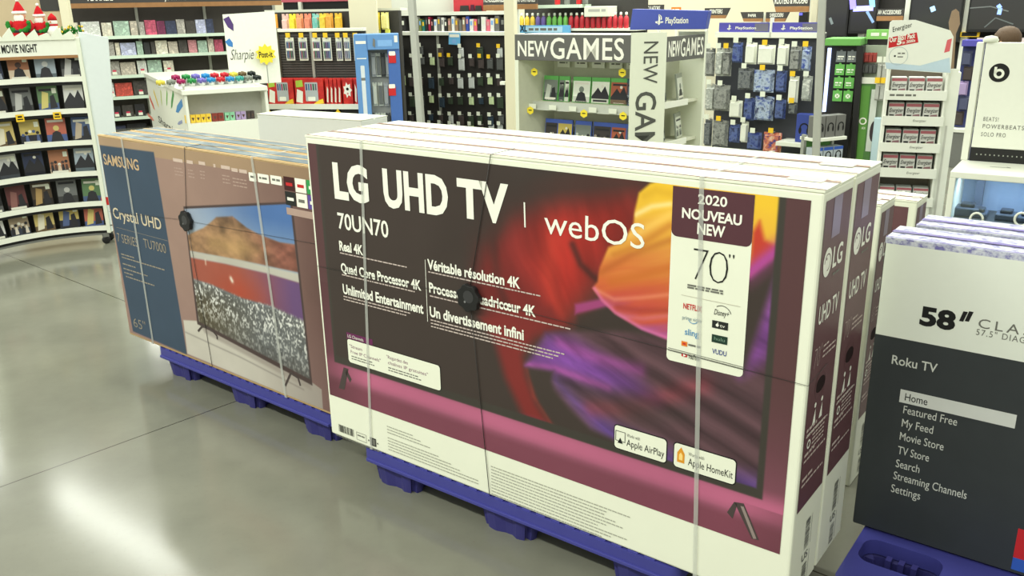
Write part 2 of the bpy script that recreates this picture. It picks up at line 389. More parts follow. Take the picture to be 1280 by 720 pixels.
# ================================================================== TELEVISION CARTONS
LW, LH, LD = 1.75, 1.1127, 0.2197
LZ, LYAW = 0.1406, -0.6504
LO = Vector((-0.6909, 2.973, LZ)); LF = Face((LO.x, LO.y, 0), LYAW)
LE, LN = LF.e, LF.n
LGART = art_mat('glossy_litho_print')
CARTW = mat('white_carton_board', (234, 236, 216), 0.6, 0.25, var=0.03, scale=9, bump=0.03)
TORN = mat('dirty_torn_carton_edge', (150, 120, 110), 0.8, 0.1, var=0.25, scale=60)
MAROON = mat('maroon_litho_print', (100, 66, 70), 0.42, 0.35, var=0.05)
def L(px, py): return LF.uv(px, py)
def P_(pts): return [L(*p) for p in pts]
def lg_paint(U, V):
    nz = fbm(U * 5, V * 5, 3); st = fbm(U * 2.2 + 2 * fbm(U * 3, V * 3, 60), (V + .38 * U) * 26 + 2.2 * fbm(U * 2.5, V * 2.5, 61), 11, 5); st2 = fbm(U * 3, (V - .38 * U) * 24 + 2 * fbm(U * 3, V * 3, 62), 12, 4)
    C = np.zeros(U.shape + (3,)); C[:] = (88, 58, 60)
    t = np.clip((V - 0.30) / 0.5, 0, 1)
    C = mixc(C, (150, 84, 108), (1 - t) ** 1.5)                       # rosy floor glow at the foot of the picture
    tv0, tv1 = L(408, 330)[0] - 0.0, L(968, 440)[0]
    vb = L(700, 543)[1]
    fl = np.clip((vb - V) / 0.14, 0, 1)
    C = mixc(C, (186, 100, 132), pmask([(0, vb - 0.062), (LW, vb - 0.062), (LW, vb + 0.01), (0, vb + 0.01)], U, V, 0.03))
    C = mixc(C, (124, 66, 82), np.clip((vb - 0.055 - V) / 0.03, 0, 1) * (V < vb))
    C = mixc(C, (84, 50, 56), np.clip((0.22 - U) / 0.25, 0, 1) * (V < vb + 0.3) * 0.7)
    C = mixc(C, (96, 56, 64), np.clip((U - (LW - 0.16)) / 0.16, 0, 1) * (V < 0.42) * 0.5)
    # the set: bezel then screen
    C = mixc(C, (62, 58, 52), pmask([(tv0, vb), (tv1, vb), (tv1, 2), (tv0, 2)], U, V, 0.003))
    scr = pmask([(tv0 + .012, vb + .028), (tv1 - .018, vb + .028), (tv1 - .018, 2), (tv0 + .012, 2)], U, V, 0.004)
    S = np.zeros_like(C); S[:] = (62, 52, 48)
    curt = pmask(P_([(590, 300), (640, 252), (700, 238), (800, 228), (800, 300), (747, 350), (722, 375), (706, 410), (668, 420), (630, 420), (600, 380)]), U, V, 0.06)
    S = mixc(S, (112, 36, 34), curt)
    S = mixc(S, (176, 46, 38), pmask(P_([(680, 258), (790, 240), (792, 290), (745, 335), (720, 378), (700, 380), (668, 330)]), U, V, 0.10))
    S = mixc(S, (62, 34, 32), lmask(P_([(716, 306), (726, 330), (740, 344), (750, 352)]), U, V, 0.012) * .7)
    S = mixc(S, (74, 38, 34), lmask(P_([(632, 262), (616, 300), (622, 350), (640, 400)]), U, V, 0.02) * .6)
    S = mixc(S, (200, 62, 48), lmask(P_([(690, 300), (686, 350), (700, 392)]), U, V, 0.03) * .5)
    stripe = fbm(U * 13 + V * 4 + 5 * fbm(U * 2, V * 2, 40), V * 2.0, 21, 4)
    S = S * (1 + (curt * (stripe - 0.5) * 0.75)[..., None])
    S = mixc(S, (58, 48, 44), pmask(P_([(560, 215), (830, 222), (800, 238), (700, 252), (640, 275), (590, 330), (540, 330)]), U, V, 0.06) * .85)
    # lower red ribbon
    rib = pmask(P_([(600, 396), (618, 424), (632, 472), (652, 515), (668, 542), (698, 546), (671, 505), (658, 470), (654, 446), (668, 420), (704, 404), (690, 385), (640, 385)]), U, V, 0.025)
    S = mixc(S, (124, 42, 40), rib); S = mixc(S, (136, 56, 96), rib * np.clip((L(660, 515)[1] - V) / 0.06, 0, 1))
    S = mixc(S, (168, 62, 50), lmask(P_([(660, 462), (668, 495), (690, 530)]), U, V, 0.008) * rib)
    # violet ridges
    vio = pmask(P_([(657, 457), (672, 432), (682, 416), (712, 413), (771, 412), (834, 424), (930, 470), (985, 300), (985, 520), (955, 640), (840, 600), (765, 547), (738, 535.6), (710, 508), (693, 487), (690.6, 477), (693, 463)]), U, V, 0.016)
    S = mixc(S, (84, 60, 66), vio)
    S = mixc(S, (112, 64, 138), vio * pmask(P_([(655, 457), (682, 414), (720, 428), (790, 470), (820, 500), (760, 492), (700, 468)]), U, V, 0.05))
    S = mixc(S, (92, 64, 136), vio * pmask(P_([(690, 470), (720, 500), (780, 540), (860, 575), (950, 600), (950, 640), (760, 555)]), U, V, 0.05))
    S = mixc(S, (126, 70, 142), vio * pmask(P_([(920, 360), (990, 300), (985, 410), (960, 450), (925, 470)]), U, V, 0.03))
    S = mixc(S, (164, 78, 156), vio * (lmask(P_([(700, 428), (740, 446), (800, 462)]), U, V, 0.02) * .6 + lmask(P_([(657, 456), (695, 461), (760, 485)]), U, V, 0.013) * .7))
    S = mixc(S, (140, 60, 70), vio * lmask(P_([(740, 510), (800, 506), (880, 480)]), U, V, 0.03) * .5)
    S = mixc(S, (52, 46, 44), vio * pmask(P_([(700, 476), (790, 490), (860, 520), (800, 525)]), U, V, 0.05) * .6)
    S = S * (1 + (vio * (st - 0.5) * .85)[..., None])
    S = mixc(S, (158, 66, 118), pmask(P_([(719, 380), (758, 372), (764, 382), (719, 393)]), U, V, 0.008))
    S = mixc(S, (58, 48, 44), pmask(P_([(722, 394), (764, 384), (780, 398), (800, 412), (722, 412)]), U, V, 0.012) * .8)
    # yellow and orange petal
    pet = pmask(P_([(841, 220), (813, 229), (799, 241), (794, 262), (792, 280), (780, 300.6), (760.6, 309), (750, 334), (747, 352), (741, 360), (752, 375.6), (769, 392), (802, 411.7), (834, 424), (938, 345), (972, 312), (985, 300), (986, 225)]), U, V, 0.006)
    h = np.clip((L(842, 229)[1] - V) / (L(842, 229)[1] - L(834, 420)[1]), 0, 1) + (st2 - .5) * .34
    pc = np.zeros_like(C)
    for ch in range(3): pc[..., ch] = np.interp(h, (0, .25, .48, .7, .86, 1), ((238, 232, 218, 206, 196, 168), (192, 176, 144, 104, 80, 78), (50, 62, 64, 54, 62, 126))[ch])
    S = S * (1 - pet[..., None]) + pc * pet[..., None]
    for ln, c, wd, k in (([(795, 268), (815, 258), (838, 255)], (252, 222, 150), .008, .8), ([(765, 352), (800, 345), (838, 335)], (196, 104, 40), .014, .6),
                         ([(745, 362), (768, 374), (800, 372), (838, 368)], (236, 150, 120), .007, .45), ([(741, 360), (752, 376), (769, 392), (802, 412), (834, 424)], (224, 120, 176), .01, .8),
                         ([(760, 300), (800, 290), (838, 268)], (252, 210, 110), .012, .5), ([(775, 395), (805, 398), (836, 394)], (216, 120, 150), .008, .4)):
        S = mixc(S, c, pet * lmask(P_(ln), U, V, wd) * k)
    for ln, c, wd, k in (([(752, 340), (790, 318), (838, 300)], (176, 92, 40), .012, .55), ([(768, 318), (800, 306), (838, 282)], (190, 112, 40), .010, .5), ([(806, 244), (820, 238), (838, 242)], (214, 160, 40), .012, .5), ([(772, 384), (800, 388), (836, 388)], (150, 50, 44), .010, .45)):
        S = mixc(S, c, pet * lmask(P_(ln), U, V, wd) * k)
    S = mixc(S, (196, 62, 44), pmask(P_([(941, 290), (950, 276), (956, 300), (972, 308), (972, 318), (938, 340)]), U, V, 0.01))
    S = mixc(S, (178, 72, 150), lmask(P_([(936, 342), (956, 326), (982, 306)]), U, V, 0.02))
    S = mixc(S, (86, 56, 66), lmask(P_([(938, 358), (960, 340), (984, 318)]), U, V, 0.012) * .6)
    C = C * (1 - scr[..., None]) + S * scr[..., None]
    return s2l(C * (0.96 + 0.08 * nz[..., None]))

def lg_marks(mb, rng):
    """lettering, cards and small print of the front face, measured on the printed panel"""
    d1, d2, d3 = 0.0018, 0.0024, 0.003
    def T(t, bl, br, tl, m, bold=0.0, d=d2, space=1.0, shear=0.0):
        a = L(*bl); b = L(*br); c = L(*tl); v = (a[1]) 
        mb.text(t, a[0], v, m, abs(c[1] - a[1]), b[0], d, bold, space, shear=shear)
    T('LG', (419.1, 245.4), (462, 251), (416.3, 205.1), INKW, 0.045)
    T('UHD', (481, 256), (561.4, 266.6), (478, 212.4), INKW, 0.036)
    T('TV', (573, 268.5), (636.7, 279), (570.2, 224.5), INKW, 0.04)
    mb.line([L(656, 252.7), L(656.9, 284)], 0.005, d2, INKW)
    T('webOS', (681, 291), (806, 308), (678.2, 261.5), INKW, 0.0)
    T('70UN70', (423.6, 284.9), (486.5, 295.5), (421.6, 265.6), INKW, 0.015)
    for t, bl, br, tl in (('Real 4K', (425.2, 312.3), (454.6, 317.1), (424.4, 301)), ('Quad Core Processor 4K', (427.2, 339.3), (527.1, 361.5), (426.4, 328.5)),
                          ('Unlimited Entertainment', (429.6, 366.3), (530, 390.9), (429.2, 355)), ('Véritable résolution 4K', (535.2, 335.7), (650.8, 360.2), (535.2, 324)),
                          ('Processeur Quadricœur 4K', (537.2, 364.7), (670.2, 395.5), (537, 353)), ('Un divertissement infini', (538, 394.9), (655.3, 423.9), (538, 383))):
        T(t, bl, br, tl, INKW, 0.03)
    mb.line([L(532, 324.4), L(535.2, 401.7)], 0.002, d2, INKW)
    for (a, b, n) in (((425.6, 315.8), (509, 334.5), 1), ((428, 343), (519, 364.5), 1), ((430, 370), (515, 392), 2), ((536, 339.5), (676, 371), 1), ((538, 369.5), (716, 412), 1), ((539, 399.5), (706, 441), 3)):
        p, q = L(*a), L(*b)
        for k in range(n): mb.words(p[0], q[0] - 0.02 * k, p[1] - 0.011 * k - 0.002, 0.0042, d2, mat('faint_white_ink', (196, 180, 172), 0.5, 0.2), rng)
    # streaming card, lower left
    a, b = L(434, 422), L(552.5, 491.7); vt = L(434, 422)[1]; vb = L(436.7, 452.5)[1]
    mb.rect(a[0], vt - 0.004, a[0] + 0.13, vt + 0.022, d1, mat('plum_tab', (104, 40, 84), 0.5, 0.3)); mb.text('LG Channels', a[0] + 0.006, vt + 0.004, INKW, 0.011, a[0] + 0.085, d2)
    mb.rrect(a[0], vb, b[0], vt, 0.012, d2, INKK); mb.rrect(a[0] + .002, vb + .002, b[0] - .002, vt - .002, 0.011, d2 + .0003, CARTW)
    pl = mat('violet_ink', (120, 70, 100), 0.5, 0.2); uu = a[0]; hgt = vt - vb
    for t, x, y, x1 in (('"Stream', .012, .64, .075), ('Free IP Channels"', .016, .42, .165), ('"Regardez des', .195, .66, .295), ('chaînes IP gratuites"', .200, .44, .385)):
        mb.text(t, uu + x, vb + hgt * y, pl, 0.012, uu + x1, d3)
    for x, x1 in ((.018, .15), (.20, .37)):
        for y in (.28, .18): mb.words(uu + x, uu + x1 - y * .1, vb + hgt * y, 0.004, d3, INKG, rng)
    # feature card, upper right
    a = L(842, 231); b = L(944.3, 242.6); vt = LH + LZ - 0.022; vc = L(833.6, 448.9)[1]; vh = L(840.2, 292.3)[1] - .004; u0, u1 = a[0], b[0]
    mb.rrect(u0, vc, u1, vt, 0.012, d1, CARTW); mb.rrect(u0, vh, u1, vt, 0.016, d2, mat('plum_band', (84, 48, 56), 0.4, 0.4)); mb.rect(u0, vt - .03, u1, vt, d2 + .0002, mat('plum_band', (84, 48, 56)))
    T('2020', (873, 254), (909.4, 258), (874, 242.4), INKW, 0.02, d3); T('NOUVEAU', (853, 271.3), (927.5, 281.5), (853.5, 259.5), INKW, 0.03, d3); T('NEW', (872, 291.5), (906.7, 296), (872, 278.5), INKW, 0.03, d3)
    T('7', (866, 350), (884.5, 350), (859, 306.7), INKK, -0.03, d3); T('0', (886, 353), (909.5, 357), (886, 311), INKK, -0.03, d3); T('"', (911, 331), (918, 331), (912, 318), INKK, -0.01, d3)
    for k in range(2): mb.words(L(860, 354)[0], L(905, 354)[0], L(862, 357 + 3 * k)[1], 0.0045, d3, INKG, rng)
    mb.line([L(852, 368), L(926, 383)], 0.0015, d3, mat('pale_rule', (200, 196, 180)))
    rd = RED; bl = mat('sky_blue_ink', (70, 140, 190)); nv = mat('navy_ink', (50, 70, 140)); dk = mat('black_tile', (36, 38, 36)); dg = mat('dark_green_tile', (30, 56, 44))
    T('NETFLIX', (854.6, 385), (877.7, 388.6), (854.6, 378.3), rd, 0.02, d3); T('prime video', (853.4, 398.3), (877.7, 401.5), (853.4, 393.5), mat('steel_ink', (120, 140, 150)), 0, d3)
    c = L(867, 399.5); mb.ring(c[0], c[1] + .004, 0.013, 0.0148, d3, bl, PI * 1.15, PI * 1.85)
    T('sling', (856.5, 417.5), (874, 421), (856.5, 410), bl, 0.01, d3)
    c = L(852.5, 425.5); e = L(859.5, 433); mb.rect(c[0], e[1], e[0], c[1], d3, ORANGE); mb.rect(c[0] + .004, e[1] + .004, e[0] - .004, c[1] - .004, d3 + .0003, RED); mb.words(L(861, 431)[0], L(876, 431)[0], L(861, 431.5)[1], .005, d3, INKG, rng)
    c = L(852.5, 441); e = L(859.5, 446.5); mb.rrect(c[0], e[1], e[0], c[1], .003, d3, RED); m_ = ((c[0] + e[0]) / 2, (c[1] + e[1]) / 2); mb.poly([(m_[0] - .003, m_[1] - .004), (m_[0] + .005, m_[1]), (m_[0] - .003, m_[1] + .004)], d3 + .0003, INKW)
    T('YouTube', (860.5, 447.5), (875, 450.5), (860.5, 442), INKK, 0.015, d3)
    T('Disney+', (893, 392.5), (911, 396), (893, 385.5), INKK, 0, d3, shear=.15); c = L(903, 389); mb.ring(c[0], c[1] - .01, .024, .0255, d3, INKK, .3, 2.2)
    for (q, r, t, m, im) in (((891, 399.5), (910.3, 413), 'tv', dk, INKW), ((890.5, 417), (909.5, 431), 'hulu', dg, mat('dull_green_ink', (120, 150, 130)))):
        c = L(*q); e = L(*r); mb.rect(c[0], e[1], e[0], c[1], d3, m); W_ = e[0] - c[0]; H_ = c[1] - e[1]
        if t == 'tv':
            mb.disc(c[0] + W_ * .33, e[1] + H_ * .45, H_ * .2, d3 + .0003, im); mb.disc(c[0] + W_ * .36, e[1] + H_ * .74, H_ * .06, d3 + .0003, im, ry=H_ * .1); mb.text(t, c[0] + W_ * .5, e[1] + H_ * .27, im, H_ * .4, c[0] + W_ * .82, d3 + .0003)
        else: mb.text(t, c[0] + W_ * .16, e[1] + H_ * .32, im, H_ * .42, c[0] + W_ * .84, d3 + .0003)
    T('VUDU', (890.5, 441), (908.5, 444), (890.5, 435), nv, 0.01, d3)
    mb.line([L(835.6, 434), L(931, 459)], .0015, d3, INKG); mb.line([L(835.6, 437), L(931, 462)], .0015, d3, INKG)
    # two badges, lower right
    for (tl, br, big, kind) in (((768, 528.6), (834.4, 566.4), 'Apple AirPlay', 0), ((842.5, 550.8), (920.8, 592.6), 'Apple HomeKit', 1)):
        a = L(*tl); b = L(*br); vt = a[1]; vb = vt - 0.077
        mb.rrect(a[0], vb, b[0], vt, .012, d1, INKK); mb.rrect(a[0] + .003, vb + .003, b[0] - .003, vt - .003, .010, d2, CARTW)
        W_ = b[0] - a[0]; H_ = vt - vb; x = a[0]
        if kind == 0:
            mb.ring(x + W_ * .13, vb + H_ * .55, .020, .0225, d3, INKK, n=4, a0=PI / 4, a1=PI / 4 + 2 * PI); mb.poly([(x + W_ * .08, vb + H_ * .27), (x + W_ * .18, vb + H_ * .27), (x + W_ * .13, vb + H_ * .5)], d3 + .0003, INKK)
        else:
            mb.poly([(x + W_ * .07, vb + H_ * .25), (x + W_ * .19, vb + H_ * .25), (x + W_ * .19, vb + H_ * .62), (x + W_ * .13, vb + H_ * .85), (x + W_ * .07, vb + H_ * .62)], d3, mat('amber_icon', (222, 150, 40)))
            mb.poly([(x + W_ * .10, vb + H_ * .35), (x + W_ * .16, vb + H_ * .35), (x + W_ * .16, vb + H_ * .55), (x + W_ * .13, vb + H_ * .65), (x + W_ * .10, vb + H_ * .55)], d3 + .0003, mat('pale_amber', (250, 214, 130)))
        mb.text('Works with', x + W_ * .25, vb + H_ * .62, INKG, .010, x + W_ * .5, d3); mb.text(big, x + W_ * .25, vb + H_ * .25, INKK, .021, x + W_ * .95, d3)
    # stand feet of the pictured set
    fd = mat('dark_foot_print', (74, 64, 62)); fl_ = mat('light_foot_print', (146, 132, 126))
    mb.poly(P_([(430, 459), (436, 461), (431, 487), (424, 485)]), d1, fd); mb.poly(P_([(434, 462), (440, 474), (438, 478), (432, 466)]), d1, fd)
    mb.poly(P_([(918, 627), (930, 629), (949, 675), (940, 673)]), d1, fd); mb.poly(P_([(918, 627), (922, 630), (916, 648), (909, 640)]), d1, fd); mb.poly(P_([(926, 632), (930, 633), (946, 673), (942, 673)]), d1 + .0004, fl_)
    # white skirt: bar code, icons and legal print
    a = L(423, 531); x = a[0] + .003; y = L(430, 541)[1]
    for k in range(16): mb.rect(x + k * .0052, y, x + k * .0052 + rng.choice((.0016, .003)), y + .030, d1, INKK)
    mb.line([(x + .095, y - .004), (x + .145, y - .004), (x + .145, y + .026), (x + .095, y + .026), (x + .095, y - .004)], .0015, d1, INKG); mb.words(x + .1, x + .14, y + .012, .005, d1, INKG, rng)
    mb.rect(x + .165, y - .006, x + .195, y + .026, d1, INKK); mb.rect(x + .178, y - .002, x + .192, y + .022, d1 + .0004, INKG); mb.poly([(x + .155, y + .006), (x + .162, y + .010), (x + .155, y + .014)], d1, INKK); mb.poly([(x + .205, y + .006), (x + .198, y + .010), (x + .205, y + .014)], d1, INKK)
    mb.words(x - .02, x + .21, y - .022, .0035, d1, INKG, rng)
    gi = mat('fine_grey_print', (168, 168, 154), 0.5, 0.2)
    a = L(484, 533); b = L(612, 612)
    for k in range(8): mb.words(a[0], a[0] + (.13 + .045 * min(k, 5)) * rng.uniform(.85, 1) + (.1 if k > 5 else 0), a[1] - .0115 * k - (.010 if k > 2 else 0), .0034, d1, gi, rng)
    a = L(614, 583)
    for k in range(10): mb.words(a[0], a[0] + rng.uniform(.40, .52), a[1] - .0112 * k, .0034, d1, gi, rng)

def lg_side(mb, W, H, D, size, rng):
    """printed right end of a carton; frame u runs to the back"""
    mb.frame((W, 0, 0), (0, 1, 0), (0, 0, 1)); d1, d2 = 0.0012, 0.002; s = D / 0.2197
    mb.rect(.014 * s, .255 * H, D - .014 * s, H - .022, d1, MAROON)
    c = H / 1.1127
    mb.rect(.072 * s, H - .12 * c, .132 * s, H - .022, d2 - .0003, mat('clear_tape_over_print', (128, 112, 134), 0.3, 0.5))
    mb.disc(.060 * s, H - .175 * c, .030 * s, d2, INKW, 20, .036 * c); mb.ring(.060 * s, H - .175 * c, .019 * s, .022 * s, d2 + .0003, MAROON, -PI / 2, PI); mb.disc(.052 * s, H - .165 * c, .0035, d2 + .0003, MAROON, 10)
    mb.text('LG', .100 * s, H - .198 * c, INKW, .050 * c, .172 * s, d2, .02); mb.words(.108 * s, .168 * s, H - .22 * c, .006, d2, INKG, rng)
    mb.text('UHD TV', .035 * s, H - .325 * c, INKW, .046 * c, .178 * s, d2, .012)
    mb.text(size, .032 * s, H - .44 * c, mat('faint_white_ink', (196, 180, 172)), .055 * c, .085 * s, d2, -.03)
    for k in range(3): mb.words(.095 * s, (.14, .19, .19)[k] * s, H - (.40 + .014 * k) * c, .005, d2, mat('faint_white_ink', (196, 180, 172)), rng)
    for k in range(2):
        x = .075 * s + .05 * s * k; mb.disc(x, H - .548 * c, .007 * s, d2, INKW, 12); mb.poly([(x - .014 * s, H - .60 * c), (x + .010 * s, H - .60 * c), (x + .004 * s, H - .558 * c)], d2, INKW)
    mb.line([(.03 * s, H - .615 * c), (.17 * s, H - .615 * c)], .002, d2, INKW); mb.ring(.05 * s, H - .645 * c, .008, .013, d2, INKW, n=14)
    for k in range(4): mb.words(.075 * s, .165 * s, H - (.633 + .012 * k) * c, .005, d2, mat('faint_white_ink', (196, 180, 172)), rng)
    for y in (.33, .395, .46):
        mb.words(.025 * s, .10 * s, y * H * .96 + .016, .008, d2, mat('faint_white_ink', (196, 180, 172)), rng); mb.words(.025 * s, .185 * s, y * H * .96, .006, d2, mat('faint_white_ink', (196, 180, 172)), rng)
    for (y, n) in ((.13, 20), (.02, 14)):
        for k in range(n): mb.rect(.10 * s, y + k * .0045, .135 * s, y + k * .0045 + rng.choice((.0015, .003)), d1, INKG)
        mb.line([(.148 * s, y), (.148 * s, y + .09)], .002, d1, INKG)
    mb.text('US', .09 * s, .095, INKG, .022, .135 * s, d1, .01)

def wavy(rng, x0, x1, n, amp): return [(x0 + (x1 - x0) * k / n, rng.uniform(-amp, amp)) for k in range(n + 1)]
def carton_body(W, H, D, m): return MB().box(0, W, 0, D, 0, H, m)
def top_flaps(mb, W, H, D, m, edge, rng):
    """two closing flaps that do not quite meet; rubbed edge along the front"""
    for (y0, y1, yy) in ((-.001, D * .47, 1), (D * .53, D + .001, -1)):
        n = 16; a = [(W * k / n, (y1 if yy > 0 else y0) + rng.uniform(-.004, .004)) for k in range(n + 1)]
        b = [(W, y0 if yy > 0 else y1), (0, y0 if yy > 0 else y1)]
        pts = a + b if yy < 0 else a + b
        mb.frame((0, 0, H), (1, 0, 0), (0, 1, 0)); mb.prism(pts if yy > 0 else pts[::-1], 0.0, .004 + rng.uniform(0, .002), m)
        mb.line(a, .010, .0068, edge)
    mb.line([(W * k / 24, .006 + rng.uniform(-.002, .003)) for k in range(25)], .007, .0068, edge)
    mb.rect(W * .93, D * .36, W * .98, D * .64, .0072, mat('old_tape', (176, 168, 158), .35, .4)); mb.plain()

def strap(mb, u, u2, W, H, D, m, wd=.013):
    """packing band round the carton: front, over the top, back, underneath"""
    e = .004
    mb.add([(u2 - wd / 2, -e, -.001), (u2 + wd / 2, -e, -.001), (u + wd / 2, -e, H + .008), (u - wd / 2, -e, H + .008),
            (u - wd / 2, D + e, H + .008), (u + wd / 2, D + e, H + .008), (u2 + wd / 2, D + e, -.001), (u2 - wd / 2, D + e, -.001)],
           [(0, 1, 2, 3), (3, 2, 5, 4), (4, 5, 6, 7), (7, 6, 1, 0)], m)

def lg_box(label, loc, rz, front=True, W=LW, H=LH, D=LD, size='70"', seed=1):
    rng = random.Random(seed); t = thing('television_carton', label, 'box', loc, rz)
    carton_body(W, H, D, CARTW).build('carton', t, .006)
    m = MB(); top_flaps(m, W, H, D, CARTW, TORN, rng); m.build('top_flaps', t)
    m = MB(); lg_side(m, W, H, D, size, rng); m.build('side_print', t)
    m = MB().frame((W, 0, 0), (0, 1, 0), (0, 0, 1)); c = H / 1.1127
    m.disc(D * .46, H - .50 * c, .036, .0016, mat('hand_hole_dark', (40, 28, 28), .8, .1), 20, .021); m.ring(D * .46, H - .50 * c, .034, .040, .0020, MAROON); m.build('hand_hole', t)
    m = MB().front()
    if front:
        m.frame((0, 0, -LZ), (1, 0, 0), (0, 0, 1))
        m.art(.012, .303, 1.721, LH + LZ - .020, 620, 350, .0012, LGART, lg_paint); lg_marks(m, rng)
    else:
        m.rect(.012, .17 * H, W - .03, H - .02, .0012, MAROON)
    m.build('front_print', t)
    for a, b in ((L(452.5, 183)[0], L(465, 563)[0]), (L(877.5, 233)[0], L(872.5, 660)[0])):
        m = MB(); strap(m, a * W / LW, b * W / LW, W, H, D, STRAP); m.build('strap', t)
    return t
lg_box('white and maroon 70 inch television carton in front, red and orange swirl picture', LO, LYAW, True, seed=1)
lg_box('white 70 inch television carton standing directly behind the front swirl-picture carton', LO - LN * (LD + .013), LYAW, False, seed=2)

# security tag: black disc with thin cables round the carton
def security_tag(label, face, zb, box_wh, c, top, bot, lft, rgt, depth):
    W, H = box_wh; u, v = c
    P0 = face.o + Vector((0, 0, zb)); t = thing('security_tag', label, 'security tag', P0, face.yaw)
    m = MB().front(-.005); pts = []
    for k in range(28): r = .041 + (.004 if k % 4 < 2 else -.001); pts.append((u + r * math.cos(2 * PI * k / 28), v + r * math.sin(2 * PI * k / 28)))
    m.prism(pts, 0, .016, BLACK); m.build('alarm_disc', t, .002)
    m = MB().front(-.005); ad = t.children[0]; m.disc(u + .004, v + .006, .020, .0165, mat('satin_black', (52, 52, 54), .3, .5)); m.disc(u - .010, v - .012, .004, .0167, mat('lens_grey', (120, 120, 120), .2, .5), 10); m.build('disc_face', ad)
    for a, (p, q) in (('cable', ((u, v + .03), top)), ('cable', ((u, v - .03), bot)), ('cable', ((u - .03, v), lft)), ('cable', ((u + .03, v), rgt))):
        pth = [(p[0], -.006, p[1]), ((p[0] + q[0]) / 2, -.0045, (p[1] + q[1]) / 2), (q[0], -.0045, q[1])]
        if q[1] > H - .02: pth += [(q[0], depth * .5, H + .0095)]
        elif q[0] > W - .02: pth += [(W + .0045, depth * .6, q[1] + .012)]
        MB().tube(pth, .0006 if abs(q[1] - p[1]) < abs(q[0] - p[0]) else .0012, mat('dark_steel_cable', (50, 46, 44), .4, .4), 6).build(a, t)
c = L(589.5, 371); tp = L(614.5, 192); bt = L(613, 622); lf = L(393, 331); rg = L(1003, 480)
z = LZ
security_tag('black security disc cabled round the front swirl-picture carton', LF, LZ, (LW, LH), (c[0], c[1] - z), (tp[0], LH + .008), (bt[0], .005), (0.0, lf[1] - z), (LW + .004, rg[1] - z), LD)

